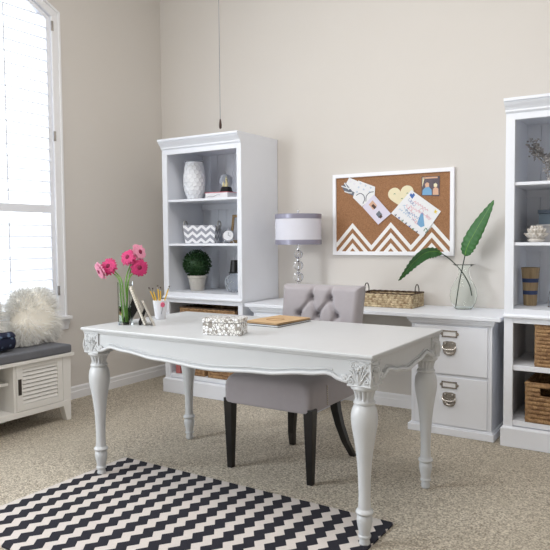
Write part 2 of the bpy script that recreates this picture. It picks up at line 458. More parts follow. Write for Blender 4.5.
# ------------------------------------------------------------------ bookcases
def bookcase(x0, label):
    x1 = x0+.76; yf = -.490; T = .05
    r = thing('bookcase', label, 'bookcase', ((x0+x1)/2, -.25, 0), 0, 'tall white bookcases')
    b = MB()
    for (xa, xb) in ((x0, x0+.022), (x1-.022, x1)): b.box(xa, xb, yf+.02, -.003, .115, 1.93)
    b.box(x0+.022, x1-.022, yf+.02, -.003, 1.90, 1.925)
    b.build('side_panel', CAB, r, bevel=.001)
    # beadboard back
    n = 9; prof = []; xs = [x0+.022+(x1-x0-.044)*i/n for i in range(n+1)]
    poly = [(xs[0], -.004), (xs[-1], -.004), (xs[-1], -.016)]
    for i in range(n-1, 0, -1): poly += [(xs[i]+.004, -.016), (xs[i], -.010), (xs[i]-.004, -.016)]
    poly += [(xs[0], -.016)]
    MB().prism(poly, 'z', .12, 1.90).build('back_panel', CAB, r)
    b = MB(); b.box(x0, x0+T, yf, yf+.022, .115, 1.93); b.box(x1-T+.01, x1, yf, yf+.022, .115, 1.93)
    b.box(x0+T, x1-T+.01, yf, yf+.022, 1.862, 1.93); b.box(x0+T, x1-T+.01, yf, yf+.022, .715, .745); b.box(x0+T, x1-T+.01, yf, yf+.022, .765, .797)
    b.build('face_frame', CAB, r, bevel=.002)
    for zt, th in ((1.514, .018), (1.174, .018), (.797, .03), (.472, .03), (.150, .03)):
        MB().box(x0+.022, x1-.022, yf+.012, -.016, zt-th, zt).build('shelf', CAB, r, bevel=.002)
    b = MB(); b.box(x0+.022, x1-.022, -.035, -.016, 1.45, 1.496); b.box(x0+.022, x1-.022, -.035, -.016, 1.115, 1.156)
    b.build('shelf_cleat', CAB, r, bevel=.001)
    b = MB(); b.box(x0-.012, x1+.012, yf-.018, -.02, 0.001, .108); b.prism([(yf-.018, .108), (yf, .116), (0-.02, .116), (-.02, .108)], 'x', x0-.004, x1+.004)
    b.build('plinth', CAB, r, bevel=.003)
    def mould(zs, name):
        b = MB()
        for (za, zb, oa, ob) in zs:
            vs = []
            for (zz, o) in ((za, oa), (zb, ob)):
                vs += [(x0-.001-o*.06, yf-o*1.4, zz), (x1+.001+o*.06, yf-o*1.4, zz), (x1+.001+o*.06, -.004, zz), (x0-.001-o*.06, -.004, zz)]
            b.add(vs, [(0, 3, 2, 1), (4, 5, 6, 7), (0, 1, 5, 4), (1, 2, 6, 5), (2, 3, 7, 6), (3, 0, 4, 7)])
        return b.build(name, CAB, r)
    mould([(.742, .748, .004, .008), (.748, .757, .013, .014), (.757, .766, .008, .004)], 'waist_molding')
    mould([(1.902, 1.908, .004, .006), (1.908, 1.918, .008, .008), (1.918, 1.930, .008, .014), (1.930, 1.945, .014, .024), (1.945, 1.957, .024, .030), (1.957, 1.962, .030, .028), (1.962, 1.978, .034, .034)], 'crown_molding')
    return r
bookcase(.447, 'tall white open bookcase in the corner, holding the topiary and the white textured vase')
bookcase(3.055, 'tall white open bookcase cut off by the right edge, beside the file cabinet')

# ------------------------------------------------------------------ file cabinets and long top
def file_cabinet(x0, label):
    x1 = x0+.495; yf = -.462
    r = thing('file_cabinet', label, 'file cabinet', ((x0+x1)/2, -.23, 0), 0, 'white file cabinets')
    b = MB(); b.box(x0, x1, yf, -.02, .05, .69); b.build('cabinet_body', CAB, r, bevel=.002)
    b = MB(); b.box(x0-.018, x1+.018, yf-.018, -.02, .001, .045); b.box(x0-.01, x1+.01, yf-.01, -.02, .045, .053); b.build('plinth', CAB, r, bevel=.003)
    b = MB(); b.box(x0-.006, x1+.006, yf-.008, -.02, .676, .686); b.box(x0-.014, x1+.014, yf-.018, -.02, .686, .70); b.box(x0-.022, x1+.022, yf-.027, -.02, .70, .7145); b.build('top_molding', CAB, r, bevel=.003)
    for (z0, z1) in ((.375, .672), (.06, .36)):
        d = MB().box(x0+.024, x1-.024, yf-.009, yf+.02, z0+.002, z1-.002).build('drawer', CAB, r, bevel=.003)
        # shadow groove frame around the drawer is real: raised bead
        b = MB()
        for (xa, xb, za, zb) in ((x0+.014, x0+.019, z0-.004, z1+.004), (x1-.019, x1-.014, z0-.004, z1+.004), (x0+.014, x1-.014, z1+.003, z1+.008), (x0+.014, x1-.014, z0-.008, z0-.003)):
            b.box(xa, xb, yf-.003, yf+.004, za, zb)
        b.build('drawer_bead', CAB, d)
        xc = (x0+x1)/2-.003; zc = z1-.048; y = yf-.009
        b = MB()
        b.box(xc-.047, xc+.047, y-.005, y, zc+.013, zc+.021); b.box(xc-.047, xc+.047, y-.005, y, zc-.021, zc-.013)
        b.box(xc-.047, xc-.039, y-.005, y, zc-.021, zc+.021); b.box(xc+.039, xc+.047, y-.005, y, zc-.021, zc+.021)
        for s in (-1, 1): b.prism([(xc+s*.047, zc-.012), (xc+s*.047, zc+.012), (xc+s*.058, zc+.004), (xc+s*.058, zc-.004)], 'y', y-.004, y)
        b.build('label_holder', HARD, d, bevel=.001, label='nickel label holder frame')
        MB().box(xc-.039, xc+.039, y-.0015, y, zc-.013, zc+.013).build('label_card', CARD, d)
        zc -= .087; b = MB()
        # back plate
        b.prism([(xc-.038, zc+.036), (xc-.041, zc+.018), (xc-.04, zc-.02), (xc-.03, zc-.038), (xc-.012, zc-.045), (xc+.012, zc-.045), (xc+.03, zc-.038), (xc+.04, zc-.02), (xc+.041, zc+.018), (xc+.038, zc+.036), (xc+.02, zc+.042), (xc-.02, zc+.042)], 'y', y-.004, y)
        for s in (-1, 1): b.sphere((xc+s*.022, y-.007, zc+.027), .007, 10, 6)
        # swinging bail
        b.build('pull_plate', HARD, d, smooth=50, label='antique nickel pull plate'); b = MB()
        b.tube([(xc-.041, y-.008, zc+.012), (xc-.036, y-.016, zc-.002), (xc-.02, y-.020, zc-.008), (xc, y-.021, zc-.009), (xc+.02, y-.020, zc-.008), (xc+.036, y-.016, zc-.002), (xc+.041, y-.008, zc+.012)], .0055, 8, sm=4)
        b.tube([(xc-.028, y-.006, zc-.022), (xc, y-.012, zc-.033), (xc+.028, y-.006, zc-.022)], .006, 8, sm=4)
        b.build('drawer_pull', NAIL, d, smooth=50, label='antique nickel bail pull')
    return r
file_cabinet(2.487, 'white two drawer file cabinet with nickel pulls, right of the chair beside the right bookcase')
file_cabinet(1.285, 'white file cabinet behind the desk, against the side of the corner bookcase')
b = MB(); b.box(1.233, 3.038, -.502, -.004, .7155, .74)
tag(b.build('long_worktop', CAB, bevel=.003), 'long white worktop along the back wall, spanning both file cabinets', 'worktop')

# ------------------------------------------------------------------ chair
ch = thing('upholstered_chair', 'grey button tufted dining chair with black tapered legs, tucked behind the desk', 'chair', (2.155, -1.33, 0))
def rrect(cx_, cy_, hx_, hy_, rr, n=10):
    P_ = []
    for q, (sx, sy) in enumerate(((1, 1), (-1, 1), (-1, -1), (1, -1))):
        for i in range(n+1):
            a = PI/2*(q+i/n); P_.append((cx_+sx*(hx_-rr)+rr*math.cos(a), cy_+sy*(hy_-rr)+rr*math.sin(a)))
    return P_
b = MB(); rings = []
for (ins, z, rr) in ((.030, .352, .03), (.008, .352, .035), (.003, .356, .035), (.0, .365, .035), (.0, .44, .035), (.002, .462, .04), (.010, .482, .045), (.025, .496, .05), (.05, .504, .06), (.10, .512, .08), (.16, .516, .07), (.22, .517, .03)):
    rings.append([(p[0], p[1], z) for p in rrect(2.153, -1.35, .264-ins, .268-ins, min(rr, .25-ins), 10)])
n = len(rings[0]); b.v = [p for g in rings for p in g]
for k in range(len(rings)-1):
    for i in range(n): i2 = (i+1) % n; b.f.append((k*n+i, k*n+i2, (k+1)*n+i2, (k+1)*n+i))
b.f.append(tuple(range(n-1, -1, -1))); b.f.append(tuple((len(rings)-1)*n+i for i in range(n)))
st_ = b.build('seat', UPH, ch, smooth=50)
for x in (1.915, 2.40):
    b = MB(); vs = []
    for (z, h, oy) in ((.375, .026, 0), (.0, .015, -.0)):
        vs += [(x-h, -1.588-h+oy, z), (x+h, -1.588-h+oy, z), (x+h, -1.588+h+oy, z), (x-h, -1.588+h+oy, z)]
    b.add(vs, [(0, 3, 2, 1), (4, 5, 6, 7), (0, 1, 5, 4), (1, 2, 6, 5), (2, 3, 7, 6), (3, 0, 4, 7)]); b.build('leg', BLACKLEG, ch, bevel=.002)
for xt, xb_ in ((2.078, 2.0), (2.335, 2.392)):
    b = MB()
    pts = [(-1.215, .37, .024), (-1.205, .28, .022), (-1.185, .19, .020), (-1.15, .09, .018), (-1.10, 0.0, .015)]
    vs = []
    for (y, z, h) in pts:
        x = xt+(xb_-xt)*(1-z/.37)**1.5
        vs += [(x-h, y-h, z), (x+h, y-h, z), (x+h, y+h, z), (x-h, y+h, z)]
    fs = [(0, 1, 2, 3), tuple(4*4+i for i in (3, 2, 1, 0))]
    for k in range(4):
        for i in range(4): j = (i+1) % 4; fs.append((k*4+i, k*4+4+i, k*4+4+j, k*4+j))
    b.add(vs, fs); b.build('leg', BLACKLEG, ch, bevel=.002)
# backrest with diamond tufting
BX0, BX1, BZ0, BZ1 = 1.918, 2.412, .47, .938
btn = [(2.118, .862), (2.236, .862), (2.040, .768), (2.162, .768), (2.284, .768), (2.100, .672), (2.225, .672)]
segs = [(2.118, .862, 2.135, BZ1+.04), (2.236, .862, 2.25, BZ1+.04), (2.118, .862, 2.040, .768), (2.118, .862, 2.162, .768), (2.236, .862, 2.162, .768), (2.236, .862, 2.284, .768)]
for (a, c_) in ((2, 5), (3, 5), (3, 6), (4, 6)): segs.append(btn[a]+btn[c_])
def dseg(px, pz, s):
    ax, az, bx, bz = s; dx, dz_ = bx-ax, bz-az; t_ = max(0, min(1, ((px-ax)*dx+(pz-az)*dz_)/(dx*dx+dz_*dz_))); return math.hypot(px-ax-t_*dx, pz-az-t_*dz_)
def backy(x, z):
    u = (x-BX0)/(BX1-BX0)*2-1; d = .052
    d -= .006*0
    for s in segs: d -= .019*math.exp(-(dseg(x, z, s)/.011)**2)
    g = 0
    for (bx, bz) in btn: g = max(g, math.exp(-((x-bx)**2+(z-bz)**2)/.022**2))
    d -= .026*g
    return max(d, .004)
def lean(z): return -1.115+(z-.47)*.17
def backfront(u, v):
    x = BX0+(BX1-BX0)*u; z = BZ0+(BZ1-BZ0)*v
    eu = min(u, 1-u)*(BX1-BX0); ev = (1-v)*(BZ1-BZ0)
    e = 1
    for q in (eu, ev):
        if q < .03: e = min(e, math.sqrt(max(0, 1-((.03-q)/.03)**2)))
    d = .03+(backy(x, z)-.0)*e if e < 1 else .03+backy(x, z)
    if e == 0: d = .03
    zt = z-.012*(abs(2*u-1)**2)*v*0
    fl = 1+.05*(v-.5)
    xm = (BX0+BX1)/2+((x-(BX0+BX1)/2)*fl)
    cur = .02*(abs(2*u-1)**2)
    return (xm, lean(z)+.04-d-cur*0+cur*.5, z)
def backrear(u, v):
    x = BX0+(BX1-BX0)*u; z = BZ0+(BZ1-BZ0)*v; fl = 1+.05*(v-.5)
    cur = .02*(abs(2*u-1)**2); e = min(1, min(u, 1-u)*16)*min(1, (1-v)*16)
    return ((BX0+BX1)/2+((x-(BX0+BX1)/2)*fl), lean(z)+.04+.022*e+cur*.5, z)
b = MB(); nu, nv = 110, 100
b.grid(backfront, nu, nv); k = len(b.v); b.grid(backrear, nu, nv)
for i in range(nu-1):
    for row in (0, nv-1):
        a = row*nu+i; b.f.append((a, a+1, k+a+1, k+a))
for j in range(nv-1):
    for cc_ in (0, nu-1):
        a = j*nu+cc_; b.f.append((a, a+nu, k+a+nu, k+a))
bk = b.build('backrest', UPH, ch, smooth='all')
def bpt(x, z): 
    u = (x-BX0)/(BX1-BX0); v = (z-BZ0)/(BZ1-BZ0); return Vector(backfront(u, v))
for (x, z) in btn:
    p = bpt(x, z); MB().sphere((p.x, p.y-.002, p.z), .009, 12, 8, (1, .5, 1)).build('button', UPH, bk, smooth='all')
n0 = None
for i in range(9):
    z = .372+i*.0115
    if n0 is None:
        n0 = MB().sphere((2.418, -1.445, z), .0062, 10, 6, (.9, 1, 1)).build('nailhead', NAIL, ch, smooth='all', label='silver nailhead')
    else:
        c_ = n0.copy(); COL.objects.link(c_); c_.parent = ch; c_.location = (0, 0, i*.0115)

# ------------------------------------------------------------------ bench with cushion, pillows, throw
BY1, BY0, BX = -1.392, -2.60, .45
bn = thing('storage_bench', 'low white storage bench with louvered doors under the window', 'bench', (.24, (BY0+BY1)/2, 0))
MB().box(.03, BX+.012, BY0, BY1, .434, .456).build('bench_top', BENCH, bn, bevel=.003)
for (yc, s) in ((BY1-.018, 1), (BY0+.018, -1)):
    for xc, in ((BX-.03,), (.06,)):
        b = MB(); y0_ = yc; w0, w1 = .062, .032
        poly = [(yc, .433), (yc-s*.065, .433), (yc-s*.065, .10), (yc-s*.040, .001), (yc-s*.006, .001)]
        b.prism(poly, 'x', xc-.025, xc+.025 if xc > .1 else xc+.03); b.build('leg', BENCH, bn, bevel=.002)
b = MB(); b.box(.1, .14, (BY0+BY1)/2+.25, (BY0+BY1)/2+.29, .001, .105); b.build('leg', BENCH, bn, bevel=.002)
b = MB(); b.box(.05, BX-.002, BY0+.05, BY1-.05, .104, .14)
for yy in (-1.836, -2.159): b.box(.05, BX-.007, yy-.009, yy+.009, .14, .434)
b.box(.04, .055, BY0+.05, BY1-.05, .14, .434); b.box(.05, BX-.04, BY1-.06, BY1-.045, .14, .434); b.box(.05, BX-.04, BY0+.045, BY0+.06, .14, .434)
b.build('bench_carcass', BENCH, bn, bevel=.002)
MB().box(.055, BX-.05, -2.146, -1.849, .31, .328).build('shelf', BENCH, bn, bevel=.002)
for (ya, yb, hs) in ((-1.825, -1.478, -1), (-2.517, -2.17, 1)):
    b = MB(); x0, x1 = BX-.025, BX-.004; z0, z1 = .143, .431
    b.box(x0, x1, ya, ya+.045, z0, z1); b.box(x0, x1, yb-.04, yb, z0, z1); b.box(x0, x1, ya+.045, yb-.04, z0, z0+.038); b.box(x0, x1, ya+.045, yb-.04, z1-.025, z1)
    d = b.build('door', BENCH, bn, bevel=.0015)
    b = MB(); n = 9; h = (z1-z0-.063)/n
    for i in range(n):
        za = z0+.038+i*h; b.prism([(x1-.004, za+.003), (x1-.010, za+h*.93), (x1-.016, za+h*.93), (x1-.012, za+.003)], 'y', ya+.045, yb-.04)
    b.build('louver_panel', BENCH, d)
    yh = ya+.022 if hs < 0 else yb-.022
    b = MB(); b.box(x1, x1+.003, yh-.012, yh+.012, .245, .345); b.build('handle', BRONZE, d, bevel=.002, label='dark bronze metal pull')
b = MB(); b.box(.035, BX+.012, BY0+.01, BY1-.018, .457, .512)
tag(b.build('bench_cushion', CUSH, bevel=.012, segs=3), 'thin flat charcoal grey seat cushion on top of the bench', 'cushion')

def pillow(loc, w_, h_, th, tilt, rz, label, seed):
    rnd = random.Random(seed)
    r = thing('fur_pillow', label, 'pillow', loc, rz, 'shaggy pillows on the bench')
    M = Matrix.Rotation(tilt, 4, 'Y')
    def surf(u, v):
        a = 2*PI*u; ph = -PI/2+PI*v
        se = lambda c_, e: math.copysign(abs(c_)**e, c_)
        y = se(math.cos(ph), .6)*se(math.cos(a), .62); z = se(math.cos(ph), .6)*se(math.sin(a), .62); x = math.sin(ph)*(1-.55*(abs(y)**3+abs(z)**3)/2)
        return Vector((x*th/2, y*w_/2*(1-.14*max(0, z))+.02*z, z*h_/2))
    b = MB().grid(lambda u, v: M @ surf(u, v)+Vector((0, 0, h_/2)), 40, 20, cu=True)
    b.build('cover', FURBASE, r, smooth='all', local=True)
    b = MB()
    for i in range(5200):
        u = rnd.random(); v = .5+math.asin(rnd.uniform(-1, 1))/PI
        p = surf(u, v); e = .004
        n_ = Vector((p.x/(th/2)**2*.6, p.y/(w_/2)**2, p.z/(h_/2)**2)).normalized()
        L = rnd.uniform(.035, .075)
        droop = Vector((rnd.gauss(0, .4), rnd.gauss(0, .45), rnd.gauss(-.1, .45)))
        d1 = (n_+droop*.45).normalized(); d2 = (d1+Vector((0, 0, -.5))+droop*.5).normalized()
        sd = d1.cross(Vector((rnd.gauss(0, 1), rnd.gauss(0, 1), rnd.gauss(0, 1)))).normalized()*.0016
        q = [p-sd, p+sd, p+d1*L*.55+sd*.8, p+d1*L*.55-sd*.8, p+d1*L*.55+d2*L*.45]
        q = [M @ a+Vector((0, 0, h_/2)) for a in q]
        q = [Vector((a.x, a.y, max(a.z, .002))) for a in q]
        b.add(q, [(0, 1, 2, 3), (3, 2, 4)])
    b.build('fur', FUR, r, kind='stuff', local=True)
    return r
pillow((.21, -1.52, .514), .36, .35, .17, math.radians(-14), math.radians(6), 'fluffy cream fur pillow, the right one of two, near the end of the bench cushion', 3)
pillow((.19, -1.945, .514), .36, .34, .15, math.radians(-14), math.radians(-5), 'fluffy white fur pillow cut off by the left edge of the picture', 4)
# rolled throw
t = NT('navy_throw'); X, Y, Z = t.xyz(); v_ = t.n('ShaderNodeTexVoronoi'); v_.inputs['Scale'].default_value = 22; t.l(t.coord(), v_.inputs[0])
k = t.ramp(v_.outputs['Distance'], .15, .3); t.col(t.mix(k, lin((120, 142, 172)), lin((30, 38, 66)))); t.set(Roughness=.95); t.bump(t.noise(200), .4, .004); THROW = t.m
b = MB(); pts = []
N = 90
for i in range(N+1):
    a = i/N*2*PI*3.2; r_ = .058-.044*i/N; pts.append((r_*math.cos(a+.6), r_*math.sin(a+.6)))
c0 = Vector((.345, 0, .514+.0615)); vs = []; fs = []
for yy in (-1.785, -2.16):
    for (p, q) in pts: vs.append((c0.x+p, yy, c0.z+q))
for i in range(N): fs.append((i, i+1, N+2+i, N+1+i))
b.add(vs, fs)
tag(b.build('rolled_throw', THROW, solid=.008, smooth='all'), 'navy and pale blue throw blanket rolled up on the bench cushion', 'blanket')

# ------------------------------------------------------------------ lamp
lp = thing('table_lamp', 'table lamp with stacked crystal balls and a white drum shade, behind the chair', 'lamp', (1.545, -.235, .7405))
X0, Y0 = 1.532, -.235
b = MB(); b.lathe([(.068, .7405), (.07, .745), (.068, .752), (.03, .758), (.012, .765), (.010, .79)], X0, Y0); b.build('base', CHROME, lp, smooth=True)
b = MB(); b.tube([(X0, Y0, .78), (X0, Y0, 1.40)], .0045, 10); 
for z in (.802, .882, .966, 1.052, 1.128): b.lathe([(.006, z-.009), (.014, z-.005), (.014, z+.005), (.006, z+.009)], X0, Y0, n=20)
b.build('stem', CHROME, lp, smooth=True)
for z, r_ in ((.842, .036), (.924, .036), (1.009, .035), (1.091, .032)):
    b = MB(); b.sphere((X0, Y0, z), r_, 12, 9); b.build('crystal_ball', CRYS, lp)
ZB, ZT, RR = 1.163, 1.382, .168
b = MB(); b.lathe([(RR, ZB), (RR, ZT), (RR-.003, ZT), (RR-.003, ZB), (RR, ZB)], X0, Y0, n=72, caps=False); sh = b.build('lamp_shade', SHADE, lp, smooth=True)
for (za, zb) in ((ZB-.001, ZB+.034), (ZT-.034, ZT+.001)):
    b = MB(); b.lathe([(RR+.0008, za), (RR+.002, za+.001), (RR+.002, zb-.001), (RR+.0008, zb)], X0, Y0, n=72, caps=False); b.build('trim_band', BAND, sh, smooth=True, label='silver satin band')
b = MB()
for k in range(3): a = k*2*PI/3; b.tube([(X0, Y0, ZT-.012), (X0+RR*math.cos(a), Y0+RR*math.sin(a), ZT-.006)], .0018, 6)
b.build('spider', CHROME, lp)
b = MB(); b.sphere((X0, Y0, ZT+.026), .009, 10, 8); b.lathe([(.004, ZT), (.006, ZT+.012), (.003, ZT+.02)], X0, Y0, n=12); b.build('finial', CHROME, lp, smooth=True)

# ------------------------------------------------------------------ cork board
KX0, KX1, KZ0, KZ1 = 1.704, 2.6145, 1.082, 1.673
kb = thing('cork_board', 'white framed cork board with painted white chevrons, hanging on the back wall', 'pinboard', ((KX0+KX1)/2, 0, KZ0))
t = NT('cork'); X, Y, Z = t.xyz()
# object origin = board centre bottom (KX mid, 0, KZ0)
ph = t.math('FRACT', t.math('DIVIDE', t.math('ADD', X, 10*.2985-(1.862-(KX0+KX1)/2)+.2985/2), .2985))
tri = t.math('ABSOLUTE', t.math('SUBTRACT', ph, .5))        # 0 at peak
hgt = t.math('SUBTRACT', 1.316-KZ0, t.math('MULTIPLY', tri, .2985*1.09))
dlt = t.math('DIVIDE', t.math('SUBTRACT', hgt, Z), .073)
stripe = t.math('MULTIPLY', t.math('LESS_THAN', t.math('FRACT', dlt), .52), t.math('GREATER_THAN', dlt, 0.0))
n1 = t.noise(180, 3); cork = t.mix(t.ramp(n1, .35, .7), lin((168, 122, 86)), lin((138, 98, 66)))
t.col(t.mix(stripe, cork, lin((242, 240, 238)))); t.set(Roughness=.85); t.bump(n1, .3, .003); CORK = t.m
MB().box(KX0+.015, KX1-.015, -.014, -.001, KZ0+.015, KZ1-.015).build('cork_panel', CORK, kb)
FRM = mat('white_frame', (244, 244, 248), .4, var=.01); b = MB(); fw = .027
def miter(b, x0, x1, z0, z1, fw, y0, y1):
    for P_ in ([(x0, z0), (x1, z0), (x1-fw, z0+fw), (x0+fw, z0+fw)], [(x0, z1), (x1, z1), (x1-fw, z1-fw), (x0+fw, z1-fw)], [(x0, z0), (x0, z1), (x0+fw, z1-fw), (x0+fw, z0+fw)], [(x1, z0), (x1, z1), (x1-fw, z1-fw), (x1-fw, z0+fw)]):
        b.prism(P_, 'y', y0, y1)
miter(b, KX0, KX1, KZ0, KZ1, fw, -.026, -.001); b.build('frame', FRM, kb, bevel=.002)
def paper(name, pts, m_, label, y=-.016, th=.0012, cat='paper', curl=0):
    b = MB(); b.prism(pts, 'y', y-th, y)
    o = b.build(name, m_, None, origin=(pts[0][0], y, pts[0][1])); tag(o, label, cat); return o
def mark(o, pts, m_, r_=.0018, name='drawn_line', y=None, closed=False):
    b = MB(); b.tube([(p[0], y, p[1]) for p in pts], r_, 5, closed=closed, sm=3); b.build(name, m_, o)
def patch(o, pts, m_, y, name='printed_patch'):
    b = MB(); b.prism(pts, 'y', y-.0006, y); b.build(name, m_, o)
INKB = mat('blue_ink', (70, 110, 180), .7); INKP = mat('pink_ink', (222, 140, 160), .7); INKD = mat('dark_ink', (50, 55, 75), .7); INKY = mat('yellow_ink', (238, 214, 90), .7); INKG = mat('green_ink', (60, 130, 90), .7)
BLUEP = mat('pale_blue_print', (120, 170, 210), .6); GREYP = mat('grey_print', (110, 116, 128), .6); SKINP = mat('peach_print', (222, 178, 150), .6); LILAC = mat('lilac_paper', (226, 220, 236), .7, var=.03); CREAM = mat('cream_paper', (240, 230, 196), .7, var=.05, scale=30)
BROWNP = mat('brown_print', (84, 56, 48), .6)
# cluster of shower-invitation style cards, top left
o = paper('ribbon_card', [(1.775, 1.585), (1.80, 1.545), (1.90, 1.50), (1.925, 1.57), (1.855, 1.60), (1.83, 1.625)], GREYP, 'grey striped card pinned at the upper left of the cork board', -.0155, cat='card')
for q in ((1.80, 1.61, 1.835, 1.56), (1.775, 1.588, 1.86, 1.565), (1.80, 1.548, 1.86, 1.535)): mark(o, [(q[0], q[1]), ((q[0]+q[2])/2, (q[1]+q[3])/2-.004), (q[2], q[3])], CARD, .0045, 'white_stripe', -.018)
o = paper('narrow_card', [(1.812, 1.605), (1.838, 1.648), (1.918, 1.612), (1.955, 1.56), (1.90, 1.53), (1.865, 1.545)], CARD, 'small white card partly under the larger patterned card, upper left of the board', -.0172, cat='card')
for (cx_, cz_) in ((1.85, 1.62), (1.88, 1.60)): mark(o, [(cx_-.006, cz_), (cx_, cz_+.006), (cx_+.006, cz_), (cx_, cz_-.006)], LILAC, .0014, 'printed_motif', -.0188, True)
o = paper('patterned_card', [(1.912, 1.622), (2.043, 1.570), (2.040, 1.507), (1.940, 1.432), (1.868, 1.500)], CARD, 'white card with two overlapping ring outlines, just above the lilac invitation', -.0188, cat='card')
for (cx_, cz_) in ((1.93, 1.60), (1.97, 1.582), (2.01, 1.565), (1.915, 1.572), (1.955, 1.556), (1.90, 1.54), (2.0, 1.535)):
    mark(o, [(cx_-.005, cz_), (cx_, cz_+.005), (cx_+.005, cz_), (cx_, cz_-.005)], BLUEP, .0011, 'printed_motif', -.0204, True)
mark(o, [(1.895, 1.515), (1.925, 1.528), (1.952, 1.515), (1.962, 1.485), (1.948, 1.455)], INKD, .0024, 'ring_outline', -.0204)
mark(o, [(2.032, 1.535), (2.0, 1.530), (1.975, 1.505), (1.972, 1.468)], INKD, .0024, 'ring_outline', -.0204)
o = paper('photo_invitation', [(1.945, 1.43), (2.035, 1.515), (2.165, 1.375), (2.068, 1.30)], LILAC, 'tilted lilac invitation with small photographs, lowest of the left paper cluster', -.0212, cat='card')
patch(o, [(1.995, 1.445), (2.025, 1.475), (2.06, 1.435), (2.03, 1.405)], SKINP, -.0225); patch(o, [(2.015, 1.435), (2.03, 1.45), (2.055, 1.425), (2.04, 1.41)], BROWNP, -.0231)
patch(o, [(2.05, 1.375), (2.075, 1.40), (2.10, 1.37), (2.075, 1.345)], GREYP, -.0225); patch(o, [(2.075, 1.355), (2.09, 1.372), (2.102, 1.358), (2.088, 1.342)], BROWNP, -.0231)
# heart
hp = []
for i in range(40):
    a = 2*PI*i/40; hx = 16*math.sin(a)**3; hz = 13*math.cos(a)-5*math.cos(2*a)-2*math.cos(3*a)-math.cos(4*a)
    ca, sa = math.cos(.12), math.sin(.12); hx, hz = hx/16*.095, hz/16*.088; hp.append((2.238+hx*ca-hz*sa, 1.497+hx*sa+hz*ca))
o = paper('paper_heart', hp, CREAM, 'pale yellow paper heart above the child drawing on the cork board', -.0165, cat='paper heart')
for q in ((2.19, 1.51), (2.235, 1.44), (2.245, 1.475), (2.285, 1.51)): mark(o, [(q[0]-.006, q[1]), (q[0], q[1]+.006), (q[0]+.006, q[1])], INKG, .0018, 'crayon_mark', -.0178)
# child's drawing
o = paper('child_drawing', [(2.165, 1.378), (2.315, 1.535), (2.525, 1.382), (2.400, 1.208)], CARD, 'white sheet with a child crayon drawing, tilted on the right of the cork board', -.0195, cat='drawing')
yy = -.0209
for (p, q) in ((2.29, 1.50), (2.30, 1.48), (2.275, 1.475)): pass
def heart(cx_, cz_, s, m_): patch(o, [(cx_, cz_-s), (cx_-s, cz_+s*.3), (cx_-s*.5, cz_+s), (cx_, cz_+s*.5), (cx_+s*.5, cz_+s), (cx_+s, cz_+s*.3)], m_, yy, 'crayon_heart')
heart(2.322, 1.493, .02, INKB)
rnd = random.Random(5)
for k in range(3):
    base = Vector((2.335+.0*k+k*(-.03), 0, 1.455-k*.03)); d = Vector((.84, 0, -.54)); nn = Vector((.54, 0, .84)); P_ = []
    for i in range(13): p = base+d*(i*.010)+nn*(.009*(1 if i % 2 else -1)*rnd.uniform(.4, 1)); P_.append((p.x, p.z))
    mark(o, P_, (INKP, INKP, INKB)[k], .0014, 'crayon_scribble', yy)
for i in range(7):
    p = Vector((2.20, 0, 1.365))+Vector((.78, 0, -.60))*(i*.033); mark(o, [(p.x-.006, p.z+.004), (p.x, p.z-.006), (p.x+.006, p.z+.006)], (INKD, INKB, INKG)[i % 3], .0026, 'crayon_mark', yy)
for i in range(4):
    p = Vector((2.235, 0, 1.40))+Vector((.78, 0, -.60))*(i*.04); mark(o, [(p.x-.012, p.z+.0), (p.x, p.z+.008), (p.x+.008, p.z-.008), (p.x+.016, p.z-.002)], BLUEP, .0013, 'crayon_scribble', yy)
for k, (c0_, c1_, cm) in enumerate((((2.28, 1.43), (2.33, 1.38), INKP), ((2.30, 1.47), (2.34, 1.43), INKB), ((2.33, 1.34), (2.36, 1.30), INKP), ((2.42, 1.36), (2.45, 1.33), INKP), ((2.26, 1.44), (2.30, 1.36), BLUEP))):
    P_ = [(c0_[0]+(c1_[0]-c0_[0])*i/8+.012*math.cos(i*2.3+k), c0_[1]+(c1_[1]-c0_[1])*i/8+.012*math.sin(i*2.3+k)) for i in range(9)]
    mark(o, P_, cm, .0011, 'crayon_scribble', yy)
patch(o, [(2.355, 1.30), (2.385, 1.375), (2.40, 1.375), (2.41, 1.285), (2.385, 1.275)], BLUEP, yy, 'crayon_dress')
mark(o, [(2.38, 1.375), (2.375, 1.395), (2.39, 1.405), (2.402, 1.392), (2.395, 1.375)], INKP, .0013, 'crayon_figure', yy)
mark(o, [(2.405, 1.25), (2.42, 1.27), (2.43, 1.25), (2.415, 1.24)], INKG, .0025, 'crayon_mark', yy)
patch(o, [(2.475, 1.378), (2.483, 1.386), (2.485, 1.398), (2.492, 1.386), (2.503, 1.385), (2.493, 1.377), (2.494, 1.365), (2.485, 1.372)], INKY, yy, 'crayon_star')
# snapshot
o = paper('snapshot', [(2.387, 1.622), (2.515, 1.619), (2.512, 1.484), (2.387, 1.494)], mat('photo_dark', (92, 74, 84), .4, var=.3, scale=40), 'small snapshot of two people at the top right of the cork board', -.016, cat='photo')
yy = -.0174
patch(o, [(2.392, 1.55), (2.41, 1.617), (2.395, 1.617)], CREAM, yy); patch(o, [(2.40, 1.618), (2.50, 1.616), (2.50, 1.606), (2.40, 1.606)], SKINP, yy)
patch(o, [(2.392, 1.497), (2.395, 1.53), (2.415, 1.548), (2.44, 1.55), (2.458, 1.53), (2.46, 1.495)], BLUEP, yy, 'pictured_shirt')
patch(o, [(2.415, 1.548), (2.412, 1.57), (2.425, 1.582), (2.44, 1.575), (2.441, 1.55)], SKINP, yy-.0005, 'pictured_face')
patch(o, [(2.466, 1.495), (2.468, 1.535), (2.485, 1.55), (2.505, 1.535), (2.507, 1.493)], SKINP, yy, 'pictured_shirt')
patch(o, [(2.474, 1.548), (2.473, 1.567), (2.487, 1.575), (2.498, 1.563), (2.496, 1.548)], CREAM, yy-.0005, 'pictured_face')

